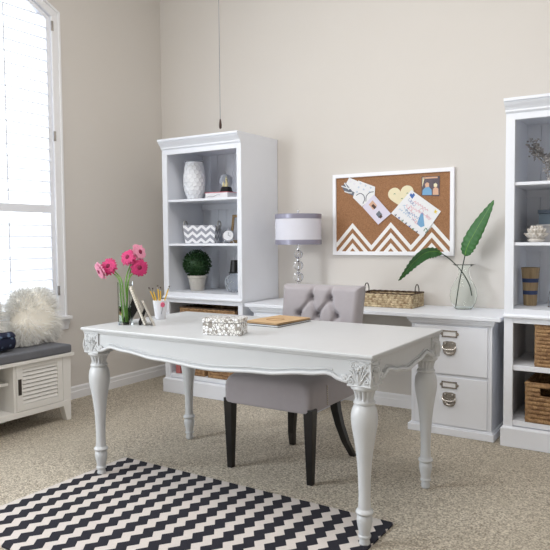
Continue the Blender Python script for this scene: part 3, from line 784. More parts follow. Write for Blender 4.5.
# ------------------------------------------------------------------ woven baskets
def weave_wall(b, p0, p1, z0, z1, n, rows, cols, amp, flare=0, hole=None):
    """one basket wall from p0 to p1 (bottom corners), outward normal n"""
    d = p1-p0; L = d.length; nu = max(8, int(cols*6)); nv = rows*6+1
    def fn(u, v):
        z = z0+(z1-z0)*v; row = min(rows-1, int(v*rows)); f = v*rows-row
        s = u*cols+(.5 if row % 2 else 0)
        h = amp*(abs(math.sin(PI*f))**.6)*(.45+.55*abs(math.sin(PI*(s+f*.35))))
        e = min(1, min(u, 1-u)*cols*1.2)
        p = p0+d*u+n*(h*e+flare*v); return (p.x, p.y, z)
    base = len(b.v); b.grid(fn, nu, nv)
    if hole:
        (u0, u1, v0, v1) = hole
        keep = []
        for f in b.f:
            if f[0] >= base and len(f) == 4:
                i = (f[0]-base) % nu; j = (f[0]-base)//nu; u = i/(nu-1); v = j/(nv-1)
                if u0 < u < u1 and v0 < v < v1: continue
            keep.append(f)
        b.f = keep
def basket(x0, x1, y0, y1, z0, h, label, M_=WICKER, rows=10, pitch=.034, amp=.006, group='woven baskets in the bookcases', cat='basket', hole=False, rim=WICKDK, name='woven_basket', rimr=.007):
    r = thing(name, label, cat, ((x0+x1)/2, (y0+y1)/2, z0), 0, group)
    a = .006; P = [Vector((x0+a, y0+a, 0)), Vector((x1-a, y0+a, 0)), Vector((x1-a, y1-a, 0)), Vector((x0+a, y1-a, 0))]
    N = [Vector((0, -1, 0)), Vector((1, 0, 0)), Vector((0, 1, 0)), Vector((-1, 0, 0))]; b = MB()
    for k in range(4):
        L = (P[(k+1) % 4]-P[k]).length
        weave_wall(b, P[k], P[(k+1) % 4], z0+.001, z0+h, N[k], rows, max(3, int(L/pitch)), amp, hole=(.26, .74, .70, .89) if (hole and k == 0) else None)
    b.box(x0+a, x1-a, y0+a, y1-a, z0+.001, z0+.006)
    b.build('basket_body', M_, r, smooth=60, solid=.003)
    b = MB(); zr = z0+h
    n = 120; path = []
    for k in range(4):
        A_, B_ = P[k], P[(k+1) % 4]
        for i in range(30): p = A_+(B_-A_)*(i/30); path.append((p.x, p.y, zr))
    for ph_ in (0, PI):
        pp = []
        for i, p in enumerate(path):
            an = i*.9+ph_; c_ = Vector(((x0+x1)/2, (y0+y1)/2, zr)); o_ = (Vector(p)-c_); o_.z = 0; o_ = o_.normalized()
            q = Vector(p)+o_*(rimr*.5*math.cos(an))+Vector((0, 0, rimr*.5*math.sin(an))); pp.append(q)
        b.tube(pp, rimr*.7, 6, closed=True)
    b.build('basket_rim', rim, r, smooth=60)
    return r
basket(3.215, 3.50, -.475, -.06, .4725, .235, 'brown woven basket on the middle lower shelf of the right bookcase', rows=11, pitch=.035, amp=.009, rim=WICKER)
rb = basket(3.168, 3.46, -.478, -.06, .1505, .225, 'brown woven basket with a dark handle slot on the bottom shelf of the right bookcase', rows=9, pitch=.04, amp=.011, hole=True, rim=WICKER)
basket(.575, 1.12, -.465, -.06, .4725, .203, 'wide shallow brown basket behind the desktop in the corner bookcase', rows=11, pitch=.03)
basket(.60, .82, -.465, -.08, .1505, .20, 'left of the two low brown baskets on the bottom shelf of the corner bookcase', rows=9, pitch=.04, amp=.008, rim=WICKER)
basket(.85, 1.15, -.468, -.08, .1505, .20, 'right low brown basket in the corner bookcase, half hidden by the chair', rows=9, pitch=.04, amp=.008, rim=WICKER)
b = MB().box(.53, .575, -.46, -.25, .151, .27); tag(b.build('storage_binder', mat('dusty_pink', (190, 110, 110), .7), bevel=.002), 'dusty pink item on the bottom shelf of the corner bookcase, left of the low baskets', 'binder')
tr = basket(2.035, 2.425, -.285, -.05, .7405, .092, 'light woven seagrass tray with wire handles on the long worktop', SEAGRASS, 6, .028, .005, name='woven_tray', group=None, cat='tray', rimr=.0055)
DKM = mat('dark_metal', (44, 38, 34), .5, .6)
for x in (2.045, 2.412):
    b = MB(); b.tube([(x, -.20, .825), (x, -.20, .86), (x, -.185, .885), (x, -.165, .892), (x, -.145, .885), (x, -.13, .86), (x, -.13, .825)], .0035, 8, sm=4); b.build('handle', DKM, tr, smooth=True)

# ------------------------------------------------------------------ leaf vase
VX, VY = 2.715, -.135
lv = thing('pear_vase', 'green tinted clear glass vase with flared rim on the long worktop', 'vase', (VX, VY, .7405))
prof = [(.03, .742), (.052, .7415), (.060, .75), (.078, .785), (.087, .83), (.080, .875), (.060, .915), (.038, .95), (.030, .98), (.034, 1.005), (.052, 1.022), (.078, 1.033)]
inn = [(r_-.003, z+(.004 if i < 3 else 0)) for i, (r_, z) in enumerate(prof)][::-1]
MB().lathe(prof+inn, VX, VY, n=48).build('vase_body', GREENGLASS, lv, smooth=60)
def leaf(name, label, stem, blade, wmax, group, side, fold=.25):
    r = thing(name, label, 'leaf', stem[0], 0, group)
    b = MB(); b.tube(stem, .0036, 8, sm=6); b.build('leaf_stem', LEAFSTEM, r, smooth=True)
    cp = spline([Vector(p) for p in blade], 10); n = len(cp)
    vs = []; fs = []; K = 9
    for i, p in enumerate(cp):
        t_ = i/(n-1); tg = (cp[min(i+1, n-1)]-cp[max(i-1, 0)]).normalized(); sd = (Vector(side)-tg*Vector(side).dot(tg)).normalized(); nn = tg.cross(sd)
        w_ = wmax*(math.sin(PI*min(1, t_**.75))**.8)*(1-.25*t_)+.001
        for k in range(K):
            s = k/(K-1)*2-1
            vs.append(p+sd*(s*w_*(1+.06*math.sin(i*1.7+s*2)))+nn*(fold*w_*abs(s)+.0035*math.sin(i*1.9)*abs(s)))
    for i in range(n-1):
        for k in range(K-1): fs.append((i*K+k, i*K+k+1, (i+1)*K+k+1, (i+1)*K+k))
    b = MB().add(vs, fs); bl = b.build('leaf_blade', LEAFDK, r, smooth='all', solid=.0012)
    b = MB(); b.tube(cp, [.003, .001], 6); b.build('midrib', STEM, bl, smooth=True)
    return r
G = None
leaf('banana_leaf', 'upright dark green banana leaf leaning right out of the glass vase', [(2.665, -.14, .748), (2.685, -.135, .90), (2.705, -.135, 1.0), (2.725, -.14, 1.09)], [(2.724, -.14, 1.085), (2.745, -.15, 1.15), (2.80, -.16, 1.25), (2.86, -.165, 1.35), (2.912, -.17, 1.435)], .056, 'leaves in the glass vase', (1, -.2, -.4), .15)
leaf('banana_leaf', 'drooping dark green banana leaf arching left from the glass vase', [(2.77, -.14, .83), (2.75, -.13, .90), (2.70, -.13, .985), (2.63, -.14, 1.06), (2.575, -.15, 1.10)], [(2.578, -.15, 1.098), (2.54, -.155, 1.115), (2.47, -.165, 1.105), (2.40, -.175, 1.05), (2.34, -.18, .98), (2.29, -.19, .915)], .050, 'leaves in the glass vase', (.15, .7, -.75), .3)

# ------------------------------------------------------------------ things on the desk
DZ = .7672
GX, GY = 1.478, -1.898
gv = thing('square_vase', 'tall narrow clear glass vase holding the pink gerberas, near the left end of the desk', 'vase', (GX, GY, DZ), math.radians(30))
b = MB(); s_, h_ = .031, .222; i_ = s_-.0035
vs = [(-s_, -s_, 0), (s_, -s_, 0), (s_, s_, 0), (-s_, s_, 0), (-s_, -s_, h_), (s_, -s_, h_), (s_, s_, h_), (-s_, s_, h_), (-i_, -i_, .012), (i_, -i_, .012), (i_, i_, .012), (-i_, i_, .012), (-i_, -i_, h_), (i_, -i_, h_), (i_, i_, h_), (-i_, i_, h_)]
fs = [(0, 3, 2, 1), (0, 1, 5, 4), (1, 2, 6, 5), (2, 3, 7, 6), (3, 0, 4, 7), (8, 9, 10, 11), (8, 12, 13, 9), (9, 13, 14, 10), (10, 14, 15, 11), (11, 15, 12, 8), (4, 5, 13, 12), (5, 6, 14, 13), (6, 7, 15, 14), (7, 4, 12, 15)]
b.add(vs, fs).build('vase_body', VGLASS, gv, local=True)
MB().box(-i_+.0004, i_-.0004, -i_+.0004, i_-.0004, .0125, .10).build('water', WATER, gv, local=True)
def gerbera(head, nrm, r_, m_, foot, label, group):
    head = Vector(head); nrm = Vector(nrm).normalized()
    rt = thing('gerbera', label, 'flower', foot, 0, group)
    foot = Vector(foot); mid = Vector((GX+(head.x-GX)*.25, GY+(head.y-GY)*.25, DZ+.235))
    b = MB(); b.tube([foot, (foot+mid)/2, mid, head-nrm*.035-Vector((0, 0, .004)), head-nrm*.006], .0034, 8, sm=6); b.build('flower_stem', STEM, rt, smooth=True)
    q = nrm.to_track_quat('Z', 'Y').to_matrix()
    rnd = random.Random(int(head.x*1e4))
    b = MB()
    for ring, (n, L, lift, w_) in enumerate(((22, r_*1.06, .10, .0062), (22, r_*.95, .30, .0058), (18, r_*.62, .6, .005))):
        for k in range(n):
            a = 2*PI*(k+.5*(ring % 2))/n+rnd.gauss(0, .04); u = Vector((math.cos(a), math.sin(a), 0)); s_ = Vector((-math.sin(a), math.cos(a), 0)); z = Vector((0, 0, 1))
            L_ = L*rnd.uniform(.86, 1.07); pts = []
            for t_, ww in ((.12, .5), (.4, .95), (.7, 1.1), (.92, .75), (1.0, .2)):
                c_ = u*(L_*t_)+z*(L_*lift*t_*(1.25-t_)-.010*t_*t_*(1 if ring == 0 else 0)); pts += [q @ (c_-s_*w_*ww)+head, q @ (c_+z*.0015)+head, q @ (c_+s_*w_*ww)+head]
            fs = []
            for j in range(4): fs += [(j*3, j*3+1, j*3+4, j*3+3), (j*3+1, j*3+2, j*3+5, j*3+4)]
            b.add(pts, fs)
    b.build('petals', m_, rt, smooth='all')
    b = MB()
    rot = q.to_4x4(); b.lathe([(.014, .0), (.014, .005), (.009, .010), (.001, .012)], *head, n=20, M=q)
    b.build('flower_centre', FCENTER, rt, smooth=True)
    b = MB(); b.lathe([(.003, -.014), (.010, -.008), (.013, -.001)], *head, n=16, M=q); b.build('calyx', STEM, rt, smooth=True)
    return rt
G = 'gerberas in the square vase'
gerbera((1.408, -1.944, 1.070), (.25, -.85, .35), .046, PINK, (1.487, -1.903, DZ+.014), 'deep pink gerbera at the left of the bunch, above the pale drooping one', G)
gerbera((1.366, -1.965, 1.044), (-.35, -.85, -.4), .048, PALEPINK, (1.47, -1.908, DZ+.014), 'paler pink gerbera drooping at the far left, turned away', G)
gerbera((1.499, -1.895, 1.116), (.15, -.9, .35), .044, PINK, (1.484, -1.889, DZ+.014), 'deep pink gerbera in the middle of the bunch', G)
gerbera((1.548, -1.864, 1.062), (.75, -.6, .05), .045, PINK, (1.466, -1.893, DZ+.014), 'deep pink gerbera at the right of the bunch, lowest on that side', G)
gerbera((1.532, -1.845, 1.142), (.88, .0, .25), .044, PALEPINK, (1.478, -1.898, DZ+.014), 'pale pink gerbera at the top right, seen from behind', G)

def easel_frame(near, w_, h_, ang, lean_, label, rope):
    """edge-on easel frame: near = bottom corner nearest the camera"""
    r = thing('picture_frame', label, 'picture frame', (near[0], near[1], DZ), ang, 'picture frames standing on the desk')
    # local: y along the width (away from camera), x = facing direction, leaning back toward -x
    M = Matrix.Rotation(-lean_, 4, 'Y')
    fr = mat('pewter_frame', (206, 200, 190), .4, .3, var=.1, scale=90)
    b = MB(); f = .018
    for (y0, y1, z0, z1) in ((0, w_, 0, f), (0, w_, h_-f, h_), (0, f, f, h_-f), (w_-f, w_, f, h_-f)): b.box(-.006, .006, y0, y1, z0, z1, M)
    b.build('frame', fr, r, bevel=.002, local=True)
    MB().box(-.005, .002, f, w_-f, f, h_-f, M).build('picture', CARD, r, local=True)
    MB().box(-.008, -.0055, .006, w_-.006, .006, h_-.006, M).build('backing', BLACK, r, local=True)
    if rope:
        b = MB(); n = int(h_/.0115)
        for e in (0, w_):
            for i in range(n): b.sphere(M @ Vector((.003, e, .006+i*h_/n)), .0072, 8, 6)
        for i in range(int(w_/.009)): b.sphere(M @ Vector((.004, i*.009, h_)), .0055, 8, 6)
        b.build('beaded_edge', mat('ivory_bead', (232, 226, 212), .4), r, smooth='all', local=True)
    # easel
    top = M @ Vector((-.008, w_/2, h_*.74)); low = M @ Vector((-.008, w_/2, h_*(.40 if rope else .60))); a = top.z*(.72 if rope else .62)
    foot = top.x-a*.5
    b = MB(); b.prism([(top.x, top.z), (low.x, low.z), (foot+(.030 if rope else .012), .0005), (foot, .0005), (foot-.002, .02)], 'y', w_/2-.0015, w_/2+.0015); b.build('easel', BLACK, r, local=True, label='black easel back')
    return r
AN = math.radians(43)
easel_frame((1.590, -1.876), .13, .205, AN, math.radians(20), 'taller photo frame with a beaded rope edge, right of the gerbera vase', True)
easel_frame((1.654, -1.872), .10, .135, AN+math.radians(4), math.radians(24), 'smaller plain photo frame in front of the pencil cup', False)

# pencil cup
CX_, CY_ = 1.478, -1.640
pc = thing('pencil_cup', 'white ceramic pencil cup with a pink flower motif', 'cup', (CX_, CY_, DZ))
prof = [(.024, DZ), (.027, DZ+.002), (.041, DZ+.105), (.0385, DZ+.105), (.025, DZ+.006)]
MB().lathe(prof, CX_, CY_, n=40).build('cup_body', CERAM, pc, smooth=50)
cd_ = Vector((3.94-CX_, -4.27-CY_, 0)).normalized(); sdv = Vector((-cd_.y, cd_.x, 0))
def cuppt(a, z): 
    rr = .027+.014*(z-DZ)/.105+.0012; ang = math.atan2(cd_.y, cd_.x)+a/rr; return Vector((CX_+rr*math.cos(ang), CY_+rr*math.sin(ang), z))
b = MB()
for k in range(7):
    an = 2*PI*k/7; p = cuppt(.014+.009*math.cos(an), DZ+.082+.009*math.sin(an)); b.sphere(p, .0065, 8, 6, (.7, .7, 1))
b.sphere(cuppt(.014, DZ+.082), .008, 8, 6, (.6, .6, 1)); b.build('flower_motif', mat('rose_pink', (226, 110, 140), .5), pc, smooth='all', label='raised pink flower')
b = MB(); b.tube([cuppt(.013, DZ+.072), cuppt(.010, DZ+.05), cuppt(.004, DZ+.03)], .0012, 6, sm=3); b.build('stem_motif', GREYP, pc)
pen = [((-.026, -.004), (-.060, .0), .072, 'yellow pencil leaning furthest left in the pencil cup'), ((-.018, .01), (-.040, .02), .070, 'yellow pencil second from the left in the pencil cup'), ((-.006, -.006), (-.012, -.005), .082, 'yellow pencil standing nearly upright in the pencil cup, tallest'), ((.002, .008), (.004, .01), .074, 'yellow pencil just right of the tallest one'), ((.02, 0), (.052, .0), .078, 'yellow pencil leaning far right in the pencil cup')]
for (a, c_, hh, lb) in pen:
    foot = Vector((CX_, CY_, DZ+.010))+sdv*(-a[0]*.3)+cd_*(a[1]*.3); at = Vector((CX_, CY_, DZ+.105))+sdv*(a[0])+cd_*a[1]
    d = (Vector((CX_, CY_, DZ+.105+hh))+sdv*c_[0]*1.0+cd_*c_[1]-foot); L = d.length; d = d.normalized()
    r = thing('pencil', lb, 'pencil', foot, 0, 'yellow pencils in the cup')
    MB().tube([foot, foot+d*(L-.022)], .0036, 6).build('shaft', PENCIL, r)
    MB().tube([foot+d*(L-.022), foot+d*(L-.008)], .004, 10).build('ferrule', HARD, r, smooth=True)
    MB().tube([foot+d*(L-.008), foot+d*L], .0036, 10).build('eraser', DARKWOOD, r, smooth=True)

# mosaic box
BOXA = math.radians(17)
t = NT('pearl_mosaic'); v_ = t.n('ShaderNodeTexVoronoi'); v_.inputs['Scale'].default_value = 80; t.l(t.coord(), v_.inputs[0])
v2 = t.n('ShaderNodeTexVoronoi', feature='DISTANCE_TO_EDGE'); v2.inputs['Scale'].default_value = 80; t.l(t.coord(), v2.inputs[0])
sp = t.n('ShaderNodeSeparateColor'); t.l(v_.outputs['Color'], sp.inputs[0])
k = t.mix(t.math('GREATER_THAN', sp.outputs[0], .72), lin((236, 234, 230)), lin((160, 154, 146))); k = t.mix(t.math('GREATER_THAN', sp.outputs[1], .82), k, lin((250, 250, 252)))
k = t.mix(t.math('LESS_THAN', v2.outputs['Distance'], .07), k, lin((150, 146, 142))); t.col(k); t.set(Roughness=.22); t.bump(v2.outputs['Distance'], .6, .004); MOSA = t.m
bx = thing('mosaic_box', 'small white and silver mosaic trinket box in the middle of the desktop', 'box', (2.137, -1.915, DZ), BOXA)
MB().box(-.092, .092, -.050, .050, .0005, .056).build('box_body', MOSA, bx, bevel=.002, local=True)
MB().box(-.0935, .0935, -.0515, .0515, .0575, .078).build('lid', MOSA, bx, bevel=.002, local=True)

nb = thing('notebook', 'white notebook with dark cover under the kraft notebook on the desk', 'notebook', (2.143, -1.468, DZ), math.radians(-3), 'notebooks stacked on the desk')
MB().box(-.103, .103, -.148, .148, .0026, .0085).build('pages', CARD, nb, local=True)
b = MB(); b.box(-.106, .106, -.151, .151, .0003, .0024); b.box(-.106, .106, -.151, .151, .0087, .0104); b.build('cover', BLACK, nb, local=True)
nb = thing('notebook', 'kraft brown notebook lying on top of the stack on the desk', 'notebook', (2.14, -1.462, DZ+.0108), math.radians(-5), 'notebooks stacked on the desk')
MB().box(-.100, .100, -.143, .143, .0018, .0070).build('pages', mat('brown_pages', (188, 158, 120), .8), nb, local=True)
b = MB(); b.box(-.104, .104, -.147, .147, .0, .0016); b.box(-.104, .104, -.147, .147, .0072, .0090); b.build('cover', KRAFT, nb, bevel=.0006, local=True)
b = MB(); b.tube([(-.04, -.05, .0095), (.0, -.06, .0095), (.04, -.03, .0095), (.02, .02, .0095), (-.03, .01, .0095)], .0022, 6, closed=True, sm=5); b.build('cover_print', mat('faded_brown', (168, 132, 92), .8), nb, local=True)

# ------------------------------------------------------------------ corner bookcase contents
# white honeycomb vase
t = NT('honeycomb_ceramic'); t.col(lin((238, 240, 244))); t.set(Roughness=.35); HONEY = t.m
hx, hy, hz = .612, -.30, 1.5145
vz = thing('textured_vase', 'white ceramic vase with a honeycomb texture on the top shelf of the corner bookcase', 'vase', (hx, hy, hz))
P_ = [(0, .050), (.03, .062), (.08, .081), (.14, .087), (.19, .085), (.24, .079), (.28, .074), (.302, .073)]
def rad(z):
    for (a, ra), (c_, rc) in zip(P_, P_[1:]):
        if z <= c_: return ra+(rc-ra)*(z-a)/(c_-a)
    return P_[-1][1]
def hexd(s, z, size):
    # distance pattern to hexagonal cell edge
    best = 9; sec = 9; a = size; bb = size*math.sqrt(3)/2
    j0 = int(z//bb)
    for j in (j0-1, j0, j0+1, j0+2):
        off = .5*a if j % 2 else 0
        i0 = math.floor((s-off)/a)
        for i in (i0, i0+1):
            d = math.hypot(s-off-i*a, z-j*bb)
            if d < best: sec = best; best = d
            elif d < sec: sec = d
    return sec-best
NU, NV = 192, 110; NC = 14; cell = 2*PI/NC
def vf(u, v):
    a = 2*PI*u; z = v*.302; s = a/cell*.036; rr = rad(z); e = hexd(s, z, .036)
    d = .0065*min(1, max(0, (.008-e)/.008)) if z < .285 else 0
    return (hx+(rr+d-.0035)*math.cos(a), hy+(rr+d-.0035)*math.sin(a), hz+z)
b = MB(); b.grid(vf, NU, NV, cu=True); b.f.append(tuple(range(NU-1, -1, -1))); b.build('vase_body', HONEY, vz, smooth='all')
b = MB(); b.lathe([(.069, hz+.300), (.073, hz+.302), (.073, hz+.308), (.066, hz+.308), (.064, hz+.25), (.001, hz+.24)], hx, hy, n=48, caps=False); b.build('rim', mat('grey_glaze', (120, 124, 134), .4), vz, smooth=50, label='dark grey rim and inside')

bk1 = thing('book', 'white book with a pink cover under the glass globe on the top shelf', 'book', (.89, -.30, 1.5145))
MB().box(.785, .995, -.375, -.215, 1.518, 1.560).build('pages', CARD, bk1)
b = MB(); b.box(.78, 1.0, -.38, -.21, 1.5146, 1.518); b.box(.78, 1.0, -.38, -.21, 1.560, 1.564); b.build('cover', mat('pink_cover', (226, 130, 140), .5), bk1)
b = MB(); b.tube([(.80, -.3805, 1.527), (.83, -.3805, 1.535), (.86, -.3805, 1.530), (.90, -.3805, 1.543), (.93, -.3805, 1.54)], .0012, 5, sm=4)
b.build('spine_mark', GREYP, bk1)
gx, gy, gz = .93, -.30, 1.5645
gl = thing('glass_globe', 'small clear glass globe on a black base, standing on the pink book', 'ornament', (gx, gy, gz))
MB().lathe([(.050, gz), (.052, gz+.006), (.046, gz+.012), (.040, gz+.036), (.034, gz+.042)], gx, gy, n=32).build('base', BLACK, gl, smooth=50)
b = MB(); b.sphere((gx, gy, gz+.088), .052, 32, 20); b.build('globe', GLOBE, gl, smooth='all')
b = MB(); b.lathe([(.014, gz+.045), (.009, gz+.06), (.007, gz+.10), (.001, gz+.118)], gx, gy, n=10); b.lathe([(.010, gz+.045), (.006, gz+.07), (.001, gz+.085)], gx-.022, gy, n=10); b.tube([(gx+.008, gy, gz+.05), (gx+.026, gy, gz+.075)], .0015, 5)
b.build('inner_figure', mat('gold_cream', (236, 222, 170), .4), gl, smooth=True)

# chevron basket
t = NT('grey_chevron_fabric'); X, Y, Z = t.xyz(); h2 = t.math('ADD', X, Y)
tri = t.math('ABSOLUTE', t.math('SUBTRACT', t.math('FRACT', t.math('DIVIDE', t.math('ADD', h2, 1.0), .072)), .5))
kk = t.math('FRACT', t.math('DIVIDE', t.math('ADD', t.math('SUBTRACT', Z, t.math('MULTIPLY', tri, .06)), 1.0), .052))
t.col(t.mix(t.math('GREATER_THAN', kk, .5), lin((242, 242, 246)), lin((158, 160, 170)))); t.set(Roughness=.9); t.bump(t.noise(300), .2, .003); CHEV = t.m
cb = thing('fabric_bin', 'grey and white chevron fabric bin with rope handles on the middle shelf', 'storage bin', (.655, -.28, 1.1745))
b = MB(); vs = []
for (z, hx_, hy_) in ((1.175, .118, .075), (1.315, .132, .085), (1.315, .128, .081), (1.185, .112, .070)):
    vs += [(.655-hx_, -.28-hy_, z), (.655+hx_, -.28-hy_, z), (.655+hx_, -.28+hy_, z), (.655-hx_, -.28+hy_, z)]
fs = [(0, 3, 2, 1), (12, 13, 14, 15)]
for k in range(3):
    for i in range(4): j = (i+1) % 4; fs.append((k*4+i, k*4+j, k*4+4+j, k*4+4+i))
b.add(vs, fs).build('bin_body', CHEV, cb, bevel=.004)
for s in (-1, 1):
    x = .655+s*.134; b = MB(); b.tube([(x, -.325, 1.285), (x+s*.006, -.322, 1.325), (x+s*.004, -.30, 1.345), (x+s*.004, -.26, 1.345), (x+s*.006, -.238, 1.325), (x, -.235, 1.285)], .006, 8, sm=5)
    b.sphere((x+s*.003, -.325, 1.282), .009, 8, 6); b.sphere((x+s*.003, -.235, 1.282), .009, 8, 6)
    b.build('rope_handle', mat('grey_rope', (188, 186, 184), .9, var=.2, scale=90), cb, smooth='all')
cb.rotation_euler = (0, 0, math.radians(22)); cb.location = (.675, -.285, 1.1748)
# clock
ck = thing('desk_clock', 'small round silver desk clock beside the chevron bin', 'clock', (.945, -.30, 1.1745))
kx, ky, kz = .945, -.30, 1.232
q = Matrix.Rotation(math.radians(80), 4, 'X').to_3x3(); qz = Matrix.Rotation(math.radians(25), 3, 'Z') @ q
MB().lathe([(.040, -.012), (.047, -.010), (.048, .0), (.047, .008), (.041, .012), (.039, .007)], kx, ky, kz, n=40, M=qz, caps=True).build('case', CHROME, ck, smooth=50)
MB().lathe([(.0385, .0075), (.0385, .0085)], kx, ky, kz, n=32, M=qz).build('dial', CARD, ck)
n_ = qz @ Vector((0, 0, 1)); b = MB(); c_ = Vector((kx, ky, kz))+n_*.0095
b.tube([c_, c_+qz @ Vector((.0, .026, 0))], .0012, 5); b.tube([c_, c_+qz @ Vector((.018, -.006, 0))], .0014, 5); b.build('hands', BLACK, ck)
b = MB(); b.tube([(kx-.03, ky-.005, kz-.036), (kx-.042, ky-.01, 1.177)], .004, 8); b.tube([(kx+.03, ky+.01, kz-.036), (kx+.042, ky+.01, 1.177)], .004, 8); b.sphere((kx-.042, ky-.01, 1.1805), .0058, 8, 6); b.sphere((kx+.042, ky+.01, 1.1805), .0058, 8, 6); b.tube([(kx, ky, kz+.046), (kx, ky, kz+.058)], .004, 8)
b.build('feet', CHROME, ck, smooth=True)
# gold frame behind the clock
gf = thing('picture_frame', 'brown and gold picture frame leaning behind the silver clock', 'picture frame', (.98, -.17, 1.1745))
GOLD = mat('aged_gold', (158, 130, 92), .4, .5, var=.2)
M = Matrix.Translation((0.0, -.20, 1.1755)) @ Matrix.Rotation(math.radians(-10), 4, 'X'); b = MB()
for (x0, x1, z0, z1) in ((.885, 1.075, 0, .022), (.885, 1.075, .203, .225), (.885, .907, .022, .203), (1.053, 1.075, .022, .203)): b.box(x0, x1, -.008, .008, z0, z1, M)
b.build('frame', GOLD, gf, bevel=.003)
MB().box(.907, 1.053, -.002, .004, .022, .203, M).build('picture', mat('pale_print', (196, 196, 204), .5, var=.2, scale=20), gf)
# topiary
tx, ty, tz = .628, -.30, .7975
tp = thing('boxwood_topiary', 'round green boxwood ball topiary in a pale stone pot', 'plant', (tx, ty, tz))
MB().lathe([(.050, tz), (.054, tz+.004), (.070, tz+.100), (.076, tz+.102), (.077, tz+.122), (.068, tz+.122), (.066, tz+.108), (.001, tz+.108)], tx, ty, n=40, caps=False).build('pot', POT, tp, smooth=40)
MB().lathe([(.05, tz+.0005), (.0, tz+.0008)], tx, ty, n=40, caps=False).build('pot_base', POT, tp)
MB().tube([(tx, ty, tz+.105), (tx, ty, tz+.15)], .008, 8).build('trunk', DARKWOOD, tp)
rnd = random.Random(11); b = MB(); tc = Vector((tx, ty, tz+.212)); RB = .108
b.sphere(tc, RB*.86, 20, 14)
for i in range(1500):
    z = rnd.uniform(-1, 1); a = rnd.uniform(0, 2*PI); s = math.sqrt(1-z*z); n_ = Vector((s*math.cos(a), s*math.sin(a), z)); p = tc+n_*RB*rnd.uniform(.84, 1.0)
    d = (n_+Vector((rnd.gauss(0, .7), rnd.gauss(0, .7), rnd.gauss(0, .7)))).normalized(); sd = d.cross(Vector((rnd.gauss(0, 1), rnd.gauss(0, 1), rnd.gauss(0, 1)))).normalized(); L = rnd.uniform(.013, .02)
    b.add([p, p+d*L*.5+sd*L*.32, p+d*L, p+d*L*.5-sd*L*.32], [(0, 1, 2, 3)])
b.build('foliage', BUSH, tp, kind='stuff')
# cut glass bowl with black collar
bx_, by_, bz_ = .985, -.27, .7975
bg_ = thing('cut_glass_vase', 'round cut glass vase with a black collar on the lower shelf, right of the topiary', 'vase', (bx_, by_, bz_))
po = [(.035, 0), (.055, .006), (.076, .04), (.084, .075), (.076, .108), (.052, .135), (.046, .145)]
def cut(a, z): return 1-.05*max(abs(math.sin(a*7+z*55)), abs(math.sin(a*7-z*55)))
zz = []; 
for (r0, z0), (r1, z1) in zip(po, po[1:]):
    for k in range(4): zz.append((r0+(r1-r0)*k/4, z0+(z1-z0)*k/4))
zz.append(po[-1]); inn = [(max(r_-.006, .001), max(z, .008)) for r_, z in zz][::-1]
MB().lathe([(r_, bz_+z) for r_, z in zz+inn], bx_, by_, n=84, mod=lambda a, z: cut(a, z-bz_)).build('glass_body', GLOBE, bg_)
b = MB()
for k in range(14):
    for sg in (-1, 1):
        P2 = []
        for i in range(13):
            z = .008+.125*i/12; rr = 0
            for (r0, z0), (r1, z1) in zip(po, po[1:]):
                if z0 <= z <= z1: rr = r0+(r1-r0)*(z-z0)/(z1-z0)
            a = 2*PI*k/14+sg*i*.11; P2.append((bx_+(rr+.0005)*math.cos(a), by_+(rr+.0005)*math.sin(a), bz_+z))
        b.tube(P2, .0013, 5)
b.build('cut_lattice', mat('frosted_cut', (225, 230, 236), .3), bg_, smooth='all')
MB().lathe([(.052, bz_+.146), (.054, bz_+.150), (.044, bz_+.154), (.034, bz_+.245), (.030, bz_+.245), (.040, bz_+.150)], bx_, by_, n=32).build('black_collar', BLACK, bg_, smooth=40)

# ------------------------------------------------------------------ right bookcase contents
SILV = mat('weathered_silver', (206, 202, 200), .5, .15, var=.35, scale=60)
br = thing('branch_sculpture', 'silvery coral-like branch ornament on the top shelf of the right bookcase', 'ornament', (3.255, -.31, 1.5145))
b = MB(); b.lathe([(.035, 1.5146), (.035, 1.522), (.012, 1.53), (.008, 1.545)], 3.255, -.31, n=24)
rnd = random.Random(21); lb = MB()
def grow(p, d, L, depth):
    n = 5; pts = [p]
    for i in range(n): d = (d+Vector((rnd.gauss(0, .16), rnd.gauss(0, .16), rnd.gauss(0.02, .1)))).normalized(); p = p+d*L/n; pts.append(p)
    b.tube(pts, [.0035-.0008*depth, .0018], 5)
    for q in pts[1:]:
        for k in range(3 if depth else 1):
            o = Vector((rnd.gauss(0, .011), rnd.gauss(0, .011), rnd.gauss(0, .009))); lb.sphere(q+o, rnd.uniform(.004, .009), 6, 4, (1, 1, .7))
    if depth < 2:
        for k in range(3):
            i = rnd.choice((2, 3, 4)); dd = (d+Vector((rnd.gauss(-.15, .6), rnd.gauss(0, .5), rnd.gauss(.25, .3)))).normalized(); grow(pts[i], dd, L*.6, depth+1)
grow(Vector((3.255, -.31, 1.54)), Vector((-.35, 0, 1)).normalized(), .16, 0)
grow(Vector((3.258, -.31, 1.54)), Vector((.25, .1, 1)).normalized(), .13, 0)
grow(Vector((3.255, -.31, 1.535)), Vector((-.1, -.2, 1)).normalized(), .12, 1)
b.build('branches', SILV, br, smooth=True); lb.build('leaf_clusters', SILV, br, smooth='all', kind='stuff')
